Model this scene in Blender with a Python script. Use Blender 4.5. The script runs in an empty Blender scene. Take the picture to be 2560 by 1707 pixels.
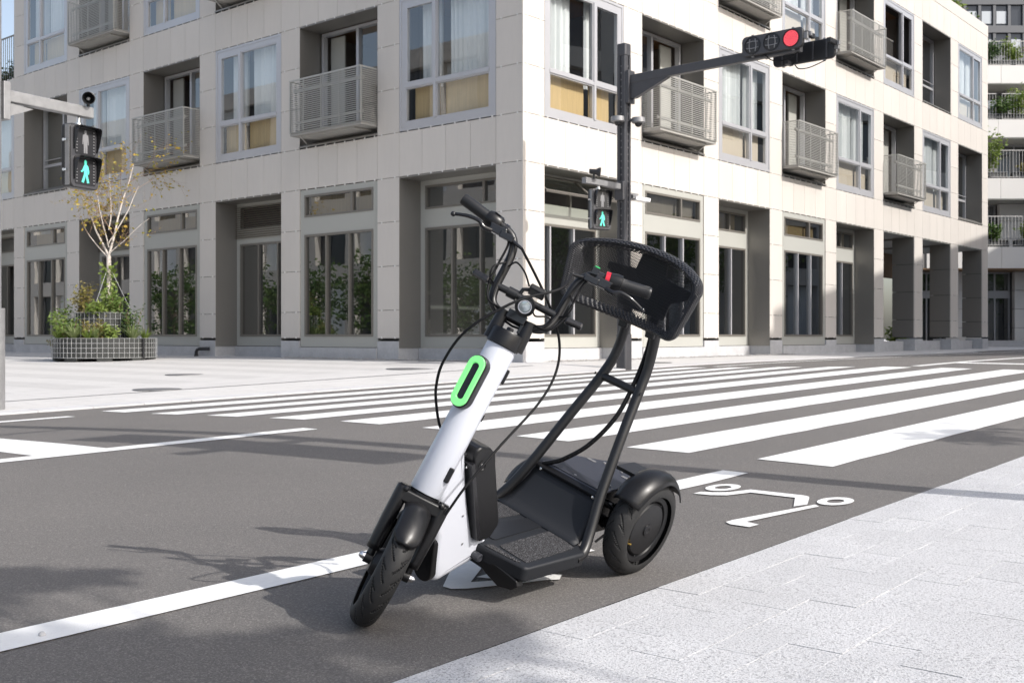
import bpy, math, random
import numpy as np
from mathutils import Vector, Matrix

random.seed(7)
rng = np.random.default_rng(7)
R = math.radians
PI = math.pi

# ------------------------------------------------------------------ camera, light, exposure
SC = bpy.context.scene
COL = SC.collection
H0 = 0.8                                   # camera height above the zero level
cam_d = bpy.data.cameras.new('camera')
cam = bpy.data.objects.new('camera', cam_d)
COL.objects.link(cam)
cam.location = (0, 0, H0)
cam.rotation_euler = (R(90), 0, -math.asin(0.76684))
cam_d.sensor_width = 36.0
cam_d.lens = 38.306
cam_d.shift_y = -14.5 / 2560
cam_d.clip_start = 0.05
cam_d.clip_end = 600
cam_d.dof.use_dof = True
cam_d.dof.focus_distance = 3.0
cam_d.dof.aperture_fstop = 16
SC.camera = cam

SUN_EL, SUN_AZ = R(36.5), R(98.0)          # elevation; heading the light travels to
world = bpy.data.worlds.new('World')
SC.world = world
world.use_nodes = True
wn = world.node_tree
bg = wn.nodes['Background']
sky = wn.nodes.new('ShaderNodeTexSky')
sky.sky_type = 'NISHITA'
sky.sun_disc = False
sky.sun_elevation = SUN_EL
sky.sun_rotation = R(90) - (SUN_AZ + PI)
sky.air_density = 1.0
sky.dust_density = 3.0
sky.ozone_density = 0.8
hs = wn.nodes.new('ShaderNodeHueSaturation')
hs.inputs['Saturation'].default_value = 0.72
wn.links.new(sky.outputs[0], hs.inputs['Color'])
wn.links.new(hs.outputs[0], bg.inputs[0])
bg.inputs[1].default_value = 0.15
sun_d = bpy.data.lights.new('sun', 'SUN')
sun_d.energy = 3.1
sun_d.angle = R(0.5)
sun_d.color = (1.0, 0.96, 0.91)
sun = bpy.data.objects.new('sun', sun_d)
COL.objects.link(sun)
ldir = Vector((math.cos(SUN_AZ) * math.cos(SUN_EL), math.sin(SUN_AZ) * math.cos(SUN_EL), -math.sin(SUN_EL)))
sun.rotation_euler = ldir.to_track_quat('-Z', 'Y').to_euler()
sun.location = (0, -20, 30)
SC.view_settings.view_transform = 'Standard'
SC.view_settings.look = 'None'
SC.view_settings.exposure = 0.52
SC.view_settings.gamma = 1.0
SC.view_settings.use_curve_mapping = False
SC.render.engine = 'CYCLES'
SC.cycles.use_denoising = True
SC.cycles.max_bounces = 8
SC.cycles.transparent_max_bounces = 24
SC.cycles.caustics_reflective = False
SC.cycles.caustics_refractive = False

# ------------------------------------------------------------------ materials
MATS = {}


def nd(nt, typ, **kw):
    n = nt.nodes.new(typ)
    for k, v in kw.items():
        if hasattr(n, k):
            setattr(n, k, v)
        else:
            n.inputs[k.replace('_', ' ')].default_value = v
    return n


def mat(name, col, rough=0.6, metal=0.0, noise=0.0, nscale=6.0, bump=0.0, bscale=80.0, spec=0.5, rnd=0.0,
        speck=0.0, sscale=300.0, speckcol=None, stretch=(1, 1, 1), coat=0.0, emit=None, estr=0.0, mid=0.0, midscale=1.0):
    """Principled surface: base colour with soft mottling (noise), sharp flecks (speck), per-object tone (rnd) and fine relief (bump)."""
    if name in MATS:
        return MATS[name]
    m = bpy.data.materials.new(name)
    MATS[name] = m
    m.use_nodes = True
    nt = m.node_tree
    L = nt.links.new
    bs = nt.nodes['Principled BSDF']
    bs.inputs['Base Color'].default_value = (*col, 1)
    bs.inputs['Roughness'].default_value = rough
    bs.inputs['Metallic'].default_value = metal
    bs.inputs['Specular IOR Level'].default_value = spec
    bs.inputs['Coat Weight'].default_value = coat
    bs.inputs['Coat Roughness'].default_value = 0.08
    if emit:
        bs.inputs['Emission Color'].default_value = (*emit, 1)
        bs.inputs['Emission Strength'].default_value = estr
    if not (noise or bump or rnd or speck or mid):
        return m
    tc = nd(nt, 'ShaderNodeTexCoord')
    mp = nd(nt, 'ShaderNodeMapping')
    mp.inputs['Scale'].default_value = stretch
    geo = nd(nt, 'ShaderNodeNewGeometry')
    L(geo.outputs['Position'], mp.inputs['Vector'])
    vec = mp.outputs[0]
    rgb = nd(nt, 'ShaderNodeRGB')
    rgb.outputs[0].default_value = (*col, 1)
    cur = rgb.outputs[0]

    def mul(fac_socket, lo, hi, cur):
        mr = nd(nt, 'ShaderNodeMapRange')
        mr.inputs['From Min'].default_value = 0.25
        mr.inputs['From Max'].default_value = 0.75
        mr.inputs['To Min'].default_value = lo
        mr.inputs['To Max'].default_value = hi
        L(fac_socket, mr.inputs['Value'])
        vm = nd(nt, 'ShaderNodeVectorMath', operation='SCALE')
        L(cur, vm.inputs[0])
        L(mr.outputs[0], vm.inputs['Scale'])
        return vm.outputs[0]
    if noise:
        n1 = nd(nt, 'ShaderNodeTexNoise', Scale=nscale, Detail=6.0, Roughness=0.6)
        L(vec, n1.inputs['Vector'])
        cur = mul(n1.outputs[0], 1 - noise, 1 + noise, cur)
        rr = nd(nt, 'ShaderNodeMapRange')
        rr.inputs['To Min'].default_value = max(0, rough - 0.1)
        rr.inputs['To Max'].default_value = min(1, rough + 0.1)
        L(n1.outputs[0], rr.inputs['Value'])
        L(rr.outputs[0], bs.inputs['Roughness'])
    if mid:
        n3 = nd(nt, 'ShaderNodeTexNoise', Scale=midscale, Detail=4.0, Roughness=0.65)
        L(vec, n3.inputs['Vector'])
        cur = mul(n3.outputs[0], 1 - mid, 1 + mid, cur)
    if rnd:
        oi = nd(nt, 'ShaderNodeObjectInfo')
        mr = nd(nt, 'ShaderNodeMapRange')
        mr.inputs['To Min'].default_value = 1 - rnd
        mr.inputs['To Max'].default_value = 1 + rnd
        L(oi.outputs['Random'], mr.inputs['Value'])
        vm = nd(nt, 'ShaderNodeVectorMath', operation='SCALE')
        L(cur, vm.inputs[0])
        L(mr.outputs[0], vm.inputs['Scale'])
        cur = vm.outputs[0]
    if speck:
        v1 = nd(nt, 'ShaderNodeTexNoise', Scale=sscale, Detail=2.0, Roughness=0.7)
        L(vec, v1.inputs['Vector'])
        mr = nd(nt, 'ShaderNodeMapRange')
        mr.inputs['From Min'].default_value = 0.52
        mr.inputs['From Max'].default_value = 0.62
        mr.inputs['To Min'].default_value = 0.0
        mr.inputs['To Max'].default_value = speck
        L(v1.outputs[0], mr.inputs['Value'])
        mx = nd(nt, 'ShaderNodeMix', data_type='RGBA')
        L(mr.outputs[0], mx.inputs['Factor'])
        L(cur, mx.inputs[6])
        mx.inputs[7].default_value = (*(speckcol or (0.02, 0.02, 0.02)), 1)
        cur = mx.outputs[2]
    L(cur, bs.inputs['Base Color'])
    if bump:
        n2 = nd(nt, 'ShaderNodeTexNoise', Scale=bscale, Detail=3.0, Roughness=0.6)
        L(vec, n2.inputs['Vector'])
        bp = nd(nt, 'ShaderNodeBump')
        bp.inputs['Strength'].default_value = bump
        bp.inputs['Distance'].default_value = 0.01
        L(n2.outputs[0], bp.inputs['Height'])
        L(bp.outputs[0], bs.inputs['Normal'])
    return m


def glass_mat(name, tint=(0.93, 0.95, 0.95), base=0.10, wob=0.0022, gain=0.9):
    if name in MATS:
        return MATS[name]
    m = bpy.data.materials.new(name)
    MATS[name] = m
    m.use_nodes = True
    nt = m.node_tree
    L = nt.links.new
    nt.nodes.remove(nt.nodes['Principled BSDF'])
    out = nt.nodes['Material Output']
    tr = nd(nt, 'ShaderNodeBsdfTransparent')
    tr.inputs[0].default_value = (*tint, 1)
    gl = nd(nt, 'ShaderNodeBsdfGlossy')
    gl.inputs['Roughness'].default_value = 0.0
    gl.inputs['Color'].default_value = (0.9, 0.93, 0.95, 1)
    lw = nd(nt, 'ShaderNodeLayerWeight')
    lw.inputs['Blend'].default_value = 0.5
    fr = nd(nt, 'ShaderNodeMath', operation='POWER')
    fr.inputs[1].default_value = 4.0
    L(lw.outputs['Facing'], fr.inputs[0])
    ad = nd(nt, 'ShaderNodeMath', operation='MULTIPLY_ADD')
    ad.inputs[1].default_value = gain
    ad.inputs[2].default_value = base
    L(fr.outputs[0], ad.inputs[0])
    mx = nd(nt, 'ShaderNodeMixShader')
    L(ad.outputs[0], mx.inputs[0])
    L(tr.outputs[0], mx.inputs[1])
    L(gl.outputs[0], mx.inputs[2])
    L(mx.outputs[0], out.inputs[0])
    geo = nd(nt, 'ShaderNodeNewGeometry')
    n2 = nd(nt, 'ShaderNodeTexNoise', Scale=0.9, Detail=1.0)
    L(geo.outputs['Position'], n2.inputs['Vector'])
    bp = nd(nt, 'ShaderNodeBump')
    bp.inputs['Strength'].default_value = 0.5
    bp.inputs['Distance'].default_value = wob
    L(n2.outputs[0], bp.inputs['Height'])
    L(bp.outputs[0], gl.inputs['Normal'])
    return m


def leaf_mat(name, col, col2, trans=0.35):
    if name in MATS:
        return MATS[name]
    m = bpy.data.materials.new(name)
    MATS[name] = m
    m.use_nodes = True
    nt = m.node_tree
    L = nt.links.new
    bs = nt.nodes['Principled BSDF']
    geo = nd(nt, 'ShaderNodeNewGeometry')
    mx = nd(nt, 'ShaderNodeMix', data_type='RGBA')
    L(geo.outputs['Random Per Island'], mx.inputs['Factor'])
    mx.inputs[6].default_value = (*col, 1)
    mx.inputs[7].default_value = (*col2, 1)
    L(mx.outputs[2], bs.inputs['Base Color'])
    bs.inputs['Roughness'].default_value = 0.5
    tl = nd(nt, 'ShaderNodeBsdfTranslucent')
    L(mx.outputs[2], tl.inputs[0])
    ms = nd(nt, 'ShaderNodeMixShader')
    ms.inputs[0].default_value = trans
    L(bs.outputs[0], ms.inputs[1])
    L(tl.outputs[0], ms.inputs[2])
    L(ms.outputs[0], nt.nodes['Material Output'].inputs[0])
    return m


M_ASPH = mat('asphalt', (0.132, 0.124, 0.118), 0.88, noise=0.11, nscale=0.7, speck=0.75, sscale=150, speckcol=(0.25, 0.235, 0.222), bump=0.55, bscale=230, mid=0.16, midscale=60)
M_PAINT = mat('road_paint', (0.80, 0.80, 0.79), 0.6, noise=0.03, nscale=8, bump=0.25, bscale=220, speck=0.10, sscale=40, speckcol=(0.55, 0.54, 0.53))
M_GRAN = mat('granite', (0.555, 0.555, 0.565), 0.8, noise=0.06, nscale=3, speck=0.78, sscale=150, speckcol=(0.22, 0.22, 0.23), bump=0.4, bscale=200, rnd=0.035, mid=0.13, midscale=170)
M_PLAZA = None
M_KERB = mat('kerb_stone', (0.50, 0.50, 0.51), 0.8, noise=0.08, nscale=5, speck=0.3, sscale=120, speckcol=(0.3, 0.3, 0.3), rnd=0.04)
M_PANEL = mat('facade_panel', (0.588, 0.550, 0.508), 0.55, noise=0.035, nscale=1.6, rnd=0.028, stretch=(1, 1, 0.18), mid=0.02, midscale=14)
M_PANELB = mat('bright_panel', (0.74, 0.72, 0.69), 0.55, noise=0.02, nscale=0.8, rnd=0.02)
M_JOINT = mat('panel_joint', (0.07, 0.068, 0.066), 0.8)
M_CLIP = mat('joint_clip', (0.74, 0.73, 0.71), 0.4)
M_ALU = mat('window_aluminium', (0.50, 0.50, 0.52), 0.35, metal=0.35, noise=0.02, nscale=3)
M_INFILL = mat('infill_panel', (0.40, 0.40, 0.37), 0.5, noise=0.02, nscale=1.5, rnd=0.03)
M_BRONZE = mat('bronze_frame', (0.20, 0.185, 0.165), 0.4, metal=0.3)
M_REVEAL = mat('reveal_metal', (0.25, 0.238, 0.22), 0.38, metal=0.4, noise=0.06, nscale=1.0, stretch=(1, 1, 0.2))
M_CONC = mat('plinth_concrete', (0.46, 0.46, 0.47), 0.85, noise=0.12, nscale=4, bump=0.15, bscale=60, mid=0.08, midscale=22)
M_CURT = mat('curtain_fabric', (0.78, 0.80, 0.80), 0.8, noise=0.03, nscale=6)
M_WOOD = mat('oak_board', (0.60, 0.43, 0.21), 0.5, noise=0.14, nscale=5, stretch=(5, 5, 0.35))
M_WOODPALE = mat('pale_board', (0.62, 0.53, 0.42), 0.6, noise=0.06, nscale=5, stretch=(5, 5, 0.35))
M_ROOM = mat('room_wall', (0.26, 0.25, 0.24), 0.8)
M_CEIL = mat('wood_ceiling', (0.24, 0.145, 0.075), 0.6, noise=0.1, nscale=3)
M_GLASS = glass_mat('window_glass', base=0.17)
M_SHOP = glass_mat('shop_glass', tint=(0.50, 0.52, 0.53), base=0.22, gain=0.9)
M_CAGE = mat('cage_metal', (0.46, 0.455, 0.43), 0.4, metal=0.3)
M_SLAB = mat('balcony_slab', (0.33, 0.32, 0.30), 0.7, noise=0.06, nscale=2)
M_LOUV = mat('louvre_bronze', (0.15, 0.125, 0.10), 0.5, metal=0.2)
M_POLE = mat('pole_paint', (0.075, 0.075, 0.082), 0.34, metal=0.25, noise=0.08, nscale=8)
M_GALV = mat('galvanised_steel', (0.27, 0.27, 0.275), 0.5, metal=0.45, noise=0.14, nscale=12)
M_BLACK = mat('black_housing', (0.018, 0.018, 0.02), 0.38, noise=0.05, nscale=30)
M_BLKGLOSS = mat('black_gloss', (0.012, 0.012, 0.014), 0.16)
M_CHROME = mat('bright_metal', (0.75, 0.75, 0.76), 0.18, metal=1.0)
M_LENS = mat('dark_lens', (0.03, 0.03, 0.033), 0.25)
M_LENSREFL = mat('lens_reflection', (0.26, 0.26, 0.27), 0.4)
M_RED = mat('red_lamp', (0.22, 0.008, 0.015), 0.35, emit=(1.0, 0.02, 0.05), estr=0.10)
M_REDDOT = mat('red_led', (0.8, 0.1, 0.12), 0.3, emit=(1.0, 0.12, 0.16), estr=0.6)
M_GREENMAN = mat('green_figure', (0.1, 0.6, 0.45), 0.4, emit=(0.10, 0.85, 0.60), estr=0.35)
M_GREYMAN = mat('unlit_figure', (0.20, 0.20, 0.21), 0.5)
M_WIRE = mat('white_wire', (0.52, 0.525, 0.53), 0.4, metal=0.3)
M_POT = mat('dark_liner', (0.045, 0.047, 0.045), 0.8, noise=0.1, nscale=10)
M_BARK = mat('birch_bark', (0.55, 0.50, 0.45), 0.8, noise=0.2, nscale=12, speck=0.3, sscale=18, speckcol=(0.15, 0.1, 0.08))
M_TWIG = mat('twig', (0.25, 0.16, 0.11), 0.8)
M_BROWN = mat('tree_bark', (0.13, 0.10, 0.075), 0.9, noise=0.2, nscale=8)
M_LYEL = leaf_mat('autumn_leaf', (0.55, 0.36, 0.05), (0.26, 0.27, 0.06))
M_LGRN = leaf_mat('green_leaf', (0.045, 0.10, 0.025), (0.11, 0.17, 0.035))
M_LPLANT = leaf_mat('planter_leaf', (0.11, 0.19, 0.04), (0.19, 0.26, 0.06))
M_LLIME = leaf_mat('lime_leaf', (0.16, 0.24, 0.05), (0.24, 0.30, 0.07))
M_LSTRIPE = leaf_mat('pale_striped_leaf', (0.34, 0.38, 0.19), (0.18, 0.25, 0.08))
M_LRUST = leaf_mat('rusty_leaf', (0.27, 0.25, 0.07), (0.19, 0.15, 0.05))
M_LDARK = leaf_mat('dark_leaf', (0.03, 0.07, 0.02), (0.07, 0.12, 0.03))
M_GRAVEL = mat('gravel', (0.32, 0.31, 0.30), 0.9, noise=0.2, nscale=30)
M_IRON = mat('cast_iron', (0.14, 0.14, 0.145), 0.6, noise=0.15, nscale=40)
M_TOWER = mat('tower_glass', (0.06, 0.065, 0.075), 0.12, metal=0.3)
M_TOWERF = mat('tower_frame', (0.12, 0.125, 0.135), 0.4)
# scooter
S_WHITE = mat('scooter_white', (0.56, 0.58, 0.64), 0.28, coat=0.3)
S_BLACK = mat('scooter_matt_black', (0.0075, 0.0075, 0.0085), 0.36, spec=.4, noise=0.05, nscale=60)
S_TUBE = mat('scooter_tube', (0.009, 0.009, 0.010), 0.38)
S_DECK = mat('scooter_deck', (0.016, 0.0175, 0.021), 0.52, bump=0.12, bscale=700, spec=.3)
S_PLATE = mat('scooter_plate', (0.022, 0.024, 0.034), 0.42, bump=0.06, bscale=600)
S_GRIPT = mat('grip_tape', (0.026, 0.026, 0.028), 0.95, spec=.15, speck=0.85, sscale=330, speckcol=(0.16, 0.16, 0.17), bump=0.5, bscale=500)
S_RUB = mat('rubber', (0.018, 0.018, 0.019), 0.55)
S_HAND = mat('rubber_grip', (0.010, 0.010, 0.011), 0.45)
S_GREEN = mat('green_light', (0.16, 0.62, 0.18), 0.3, emit=(0.22, 0.85, 0.26), estr=0.40, coat=0.4)
S_GBTN = mat('green_button', (0.03, 0.35, 0.10), 0.4)
S_RRING = mat('red_ring', (0.55, 0.01, 0.03), 0.3)
S_LENSW = mat('headlight_lens', (0.65, 0.72, 0.74), 0.08, metal=0.7)
S_BRASS = mat('brass', (0.55, 0.36, 0.10), 0.3, metal=1.0)
S_CAB = mat('cable_sheath', (0.007, 0.007, 0.008), 0.6, spec=.2)


def plaza_mat():
    m = mat('plaza_paving', (0.56, 0.55, 0.54), 0.85, noise=0.04, nscale=2.0, bump=0.1, bscale=60, speck=0.2, sscale=90, speckcol=(0.42, 0.42, 0.42))
    nt = m.node_tree
    L = nt.links.new
    bs = nt.nodes['Principled BSDF']
    src = bs.inputs['Base Color'].links[0].from_socket
    geo = nd(nt, 'ShaderNodeNewGeometry')
    sep = nd(nt, 'ShaderNodeSeparateXYZ')
    L(geo.outputs['Position'], sep.inputs[0])
    # broad bands of two granites laid across the plaza
    a = nd(nt, 'ShaderNodeMath', operation='MULTIPLY_ADD')
    a.inputs[1].default_value = 0.75
    a.inputs[2].default_value = 100.2
    L(sep.outputs['X'], a.inputs[0])
    fr = nd(nt, 'ShaderNodeMath', operation='FRACT')
    L(a.outputs[0], fr.inputs[0])
    gt = nd(nt, 'ShaderNodeMath', operation='GREATER_THAN')
    gt.inputs[1].default_value = 0.5
    L(fr.outputs[0], gt.inputs[0])
    yy = nd(nt, 'ShaderNodeMath', operation='GREATER_THAN')
    yy.inputs[1].default_value = 13.4
    L(sep.outputs['Y'], yy.inputs[0])
    mm = nd(nt, 'ShaderNodeMath', operation='MULTIPLY')
    L(gt.outputs[0], mm.inputs[0])
    L(yy.outputs[0], mm.inputs[1])
    sc = nd(nt, 'ShaderNodeMath', operation='MULTIPLY_ADD')
    sc.inputs[1].default_value = -0.10
    sc.inputs[2].default_value = 1.0
    L(mm.outputs[0], sc.inputs[0])
    vm = nd(nt, 'ShaderNodeVectorMath', operation='SCALE')
    L(src, vm.inputs[0])
    L(sc.outputs[0], vm.inputs['Scale'])
    # fine joints
    br = nd(nt, 'ShaderNodeTexBrick')
    br.inputs['Scale'].default_value = 1.0
    br.inputs['Brick Width'].default_value = 0.6
    br.inputs['Row Height'].default_value = 0.3
    br.inputs['Mortar Size'].default_value = 0.006
    br.inputs['Color1'].default_value = (1, 1, 1, 1)
    br.inputs['Color2'].default_value = (0.95, 0.95, 0.95, 1)
    br.inputs['Mortar'].default_value = (0.72, 0.72, 0.72, 1)
    L(geo.outputs['Position'], br.inputs['Vector'])
    mx = nd(nt, 'ShaderNodeMix', data_type='RGBA', blend_type='MULTIPLY')
    mx.inputs['Factor'].default_value = 1.0
    L(vm.outputs[0], mx.inputs[6])
    L(br.outputs[0], mx.inputs[7])
    L(mx.outputs[2], bs.inputs['Base Color'])
    return m


M_PLAZA = plaza_mat()


def tyre_mat():
    m = mat('tyre_rubber', (0.023, 0.023, 0.0235), 0.6, noise=0.2, nscale=40, spec=.3)
    return m
    nt = m.node_tree
    L = nt.links.new
    bs = nt.nodes['Principled BSDF']
    uv = nd(nt, 'ShaderNodeUVMap')
    uv.uv_map = 'UVMap'
    sep = nd(nt, 'ShaderNodeSeparateXYZ')
    L(uv.outputs[0], sep.inputs[0])

    def M(op, a, b=None, c=None):
        n = nd(nt, 'ShaderNodeMath', operation=op)
        for i, v in enumerate((a, b, c)):
            if v is None:
                continue
            if isinstance(v, (int, float)):
                n.inputs[i].default_value = v
            else:
                L(v, n.inputs[i])
        return n.outputs[0]
    u, v = sep.outputs[0], sep.outputs[1]
    av = M('ABSOLUTE', M('SUBTRACT', v, 0.5))                  # 0 at the crown, 0.5 at the bead
    curve = M('MULTIPLY', M('POWER', M('MULTIPLY', av, 3.2), 1.5), 0.55)
    side = M('MULTIPLY', M('GREATER_THAN', v, 0.5), 0.5)
    ph = M('FRACT', M('ADD', M('ADD', M('MULTIPLY', u, 22), curve), side))
    g1 = M('LESS_THAN', M('ABSOLUTE', M('SUBTRACT', ph, 0.5)), 0.055)
    ph2 = M('FRACT', M('ADD', M('SUBTRACT', M('MULTIPLY', u, 22), M('MULTIPLY', curve, 0.8)), side))
    g2 = M('LESS_THAN', M('ABSOLUTE', M('SUBTRACT', ph2, 0.1)), 0.05)
    band1 = M('MULTIPLY', M('GREATER_THAN', av, 0.03), M('LESS_THAN', av, 0.26))
    band2 = M('MULTIPLY', M('GREATER_THAN', av, 0.10), M('LESS_THAN', av, 0.25))
    groove = M('MAXIMUM', M('MULTIPLY', g1, band1), M('MULTIPLY', g2, band2))
    inv = M('SUBTRACT', 1.0, groove)
    bp = nd(nt, 'ShaderNodeBump')
    bp.inputs['Strength'].default_value = 1.0
    bp.inputs['Distance'].default_value = 0.003
    L(inv, bp.inputs['Height'])
    L(bp.outputs[0], bs.inputs['Normal'])
    return m


M_TYRE = tyre_mat()


def net_mat(name, nu, nv, dens):
    """Woven netting: open diamonds between dark strands, driven by the UV of the sheet."""
    m = bpy.data.materials.new(name)
    MATS[name] = m
    m.use_nodes = True
    nt = m.node_tree
    L = nt.links.new
    bs = nt.nodes['Principled BSDF']
    bs.inputs['Base Color'].default_value = (0.022, 0.022, 0.025, 1)
    bs.inputs['Roughness'].default_value = 0.3
    uv = nd(nt, 'ShaderNodeUVMap')
    uv.uv_map = 'UVMap'
    sep = nd(nt, 'ShaderNodeSeparateXYZ')
    L(uv.outputs[0], sep.inputs[0])

    def M(op, a, b=None):
        n = nd(nt, 'ShaderNodeMath', operation=op)
        for i, v in enumerate((a, b)):
            if v is None:
                continue
            if isinstance(v, (int, float)):
                n.inputs[i].default_value = v
            else:
                L(v, n.inputs[i])
        return n.outputs[0]
    su = M('SINE', M('MULTIPLY', sep.outputs[0], nu * 2 * PI))
    sv = M('SINE', M('MULTIPLY', sep.outputs[1], nv * 2 * PI))
    pr = M('MULTIPLY', su, sv)
    hole = M('GREATER_THAN', pr, dens)
    tr = nd(nt, 'ShaderNodeBsdfTransparent')
    mx = nd(nt, 'ShaderNodeMixShader')
    L(hole, mx.inputs[0])
    L(bs.outputs[0], mx.inputs[1])
    L(tr.outputs[0], mx.inputs[2])
    L(mx.outputs[0], nt.nodes['Material Output'].inputs[0])
    bp = nd(nt, 'ShaderNodeBump')
    bp.inputs['Strength'].default_value = 0.6
    bp.inputs['Distance'].default_value = 0.004
    L(M('MULTIPLY', pr, -1.0), bp.inputs['Height'])
    L(bp.outputs[0], bs.inputs['Normal'])
    return m


M_NET = net_mat('backrest_net', 44, 36, -0.02)
M_NETRIM = net_mat('backrest_net_rim', 110, 9, 0.6)


# ------------------------------------------------------------------ mesh helpers
def ident(p):
    return p


class MB:
    """Collects boxes, tubes, lathes and prisms; build() links them as one mesh object."""

    def __init__(self, fn=None):
        self.v, self.f, self.uv = [], [], {}
        self.fn = fn or ident

    def add(self, vs, fs, uvs=None):
        b = len(self.v)
        self.v.extend([tuple(self.fn(tuple(p))) for p in vs])
        for i, q in enumerate(fs):
            if uvs:
                self.uv[len(self.f)] = [uvs[j] for j in q]
            self.f.append([b + j for j in q])

    def box(self, x0, x1, y0, y1, z0, z1):
        self.add([(x0, y0, z0), (x1, y0, z0), (x1, y1, z0), (x0, y1, z0), (x0, y0, z1), (x1, y0, z1), (x1, y1, z1), (x0, y1, z1)],
                 [(0, 3, 2, 1), (4, 5, 6, 7), (0, 1, 5, 4), (1, 2, 6, 5), (2, 3, 7, 6), (3, 0, 4, 7)])

    def quad(self, a, b, c, d):
        self.add([a, b, c, d], [(0, 1, 2, 3)])

    def obox(self, c, ax, ay, az):
        c, ax, ay, az = map(Vector, (c, ax, ay, az))
        vs = [c + sx * ax + sy * ay + sz * az for sz in (-1, 1) for sx, sy in ((-1, -1), (1, -1), (1, 1), (-1, 1))]
        self.add(vs, [(0, 3, 2, 1), (4, 5, 6, 7), (0, 1, 5, 4), (1, 2, 6, 5), (2, 3, 7, 6), (3, 0, 4, 7)])

    def prism(self, poly, mp, t0, t1):
        """poly: 2D outline; mp(x, y, t) -> point; extruded from t0 to t1."""
        n = len(poly)
        vs = [mp(x, y, t0) for x, y in poly] + [mp(x, y, t1) for x, y in poly]
        fs = [tuple(range(n - 1, -1, -1)), tuple(range(n, 2 * n))]
        fs += [(i, (i + 1) % n, n + (i + 1) % n, n + i) for i in range(n)]
        self.add(vs, fs)

    def tube(self, pts, r, n=10, cap=True, smooth=0, up=None):
        pts = [Vector(p) for p in pts]
        if smooth:
            pts, rr = spline(pts, smooth), None
        rs = r if isinstance(r, (list, tuple)) else [r] * len(pts)
        if len(rs) != len(pts):
            rs = list(np.interp(np.linspace(0, 1, len(pts)), np.linspace(0, 1, len(rs)), rs))
        rs = [float(q) for q in rs]
        vs, fs = [], []
        prev = None
        for i, p in enumerate(pts):
            d = (pts[min(i + 1, len(pts) - 1)] - pts[max(i - 1, 0)])
            if d.length < 1e-9:
                d = Vector((0, 0, 1))
            d.normalize()
            if prev is None:
                a = Vector(up) if up else (Vector((0, 0, 1)) if abs(d.z) < 0.9 else Vector((1, 0, 0)))
            else:
                a = prev
            a = a - d * a.dot(d)
            a.normalize()
            prev = a
            b = d.cross(a)
            for k in range(n):
                t = 2 * PI * (k + 0.5) / n
                vs.append(p + rs[i] * (math.cos(t) * a + math.sin(t) * b))
        for i in range(len(pts) - 1):
            for k in range(n):
                fs.append((i * n + k, i * n + (k + 1) % n, (i + 1) * n + (k + 1) % n, (i + 1) * n + k))
        if cap:
            fs.append(tuple(range(n - 1, -1, -1)))
            fs.append(tuple((len(pts) - 1) * n + k for k in range(n)))
        self.add(vs, fs)

    def lathe(self, prof, c, axis, n=40, a0=0.0, a1=2 * PI, ref=None, uv=False):
        """prof: (offset along axis, radius); revolved round axis through c from a0 to a1."""
        c, ax = Vector(c), Vector(axis).normalized()
        r0 = Vector(ref) if ref else (Vector((0, 0, 1)) if abs(ax.z) < 0.9 else Vector((1, 0, 0)))
        r0 = (r0 - ax * r0.dot(ax)).normalized()
        r1 = ax.cross(r0)
        full = abs(a1 - a0 - 2 * PI) < 1e-6
        steps = n if full and not uv else n + 1
        vs, uvs, fs = [], [], []
        for i in range(steps):
            t = a0 + (a1 - a0) * i / n
            for j, (o, r) in enumerate(prof):
                vs.append(c + ax * o + r * (math.cos(t) * r0 + math.sin(t) * r1))
                uvs.append((i / n, j / (len(prof) - 1)))
        m = len(prof)
        for i in range(n):
            i2 = (i + 1) % steps
            for j in range(m - 1):
                fs.append((i * m + j, i2 * m + j, i2 * m + j + 1, i * m + j + 1))
        self.add(vs, fs, uvs if uv else None)

    def cyl(self, p0, p1, r0, r1=None, n=16):
        p0, p1 = Vector(p0), Vector(p1)
        d = p1 - p0
        self.lathe([(0, 1e-5), (0, r0), (d.length, r1 if r1 is not None else r0), (d.length, 1e-5)], p0, d, n)

    def grid(self, rows, uv=False, wrap=False):
        m, n = len(rows), len(rows[0])
        vs = [p for r in rows for p in r]
        uvs = [(j / (n - 1), i / (m - 1)) for i in range(m) for j in range(n)]
        fs = [(i * n + j, i * n + j + 1, (i + 1) * n + j + 1, (i + 1) * n + j) for i in range(m - 1) for j in range(n - 1)]
        self.add(vs, fs, uvs if uv else None)

    def build(self, name, m, parent=None, smooth=None, bevel=None, seg=2, kind=None, solid=None):
        me = bpy.data.meshes.new(name)
        me.from_pydata([tuple(p) for p in self.v], [], self.f)
        if self.uv:
            ul = me.uv_layers.new(name='UVMap')
            for pi, us in self.uv.items():
                st = me.polygons[pi].loop_start
                for k, u in enumerate(us):
                    ul.data[st + k].uv = u
        me.materials.append(m)
        if smooth is not None:
            me.polygons.foreach_set('use_smooth', [True] * len(me.polygons))
            me.set_sharp_from_angle(angle=R(smooth))
        me.update()
        o = bpy.data.objects.new(name, me)
        COL.objects.link(o)
        if parent is not None:
            put(o, parent)
        if solid:
            md = o.modifiers.new('solid', 'SOLIDIFY')
            md.thickness = solid
            md.offset = 0
        if bevel:
            md = o.modifiers.new('bevel', 'BEVEL')
            md.width = bevel
            md.segments = seg
            md.limit_method = 'ANGLE'
            md.angle_limit = R(30)
            md.harden_normals = smooth is not None
        if kind:
            o['kind'] = kind
        return o


def put(o, parent):
    o.parent = parent
    w = parent
    mtx = Matrix.Identity(4)
    while w is not None:
        mtx = w.matrix_basis @ mtx
        if w.parent is not None:
            mtx = w.matrix_parent_inverse @ mtx
        w = w.parent
    o.matrix_parent_inverse = mtx.inverted()


def put_local(o, parent):
    o.parent = parent


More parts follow.
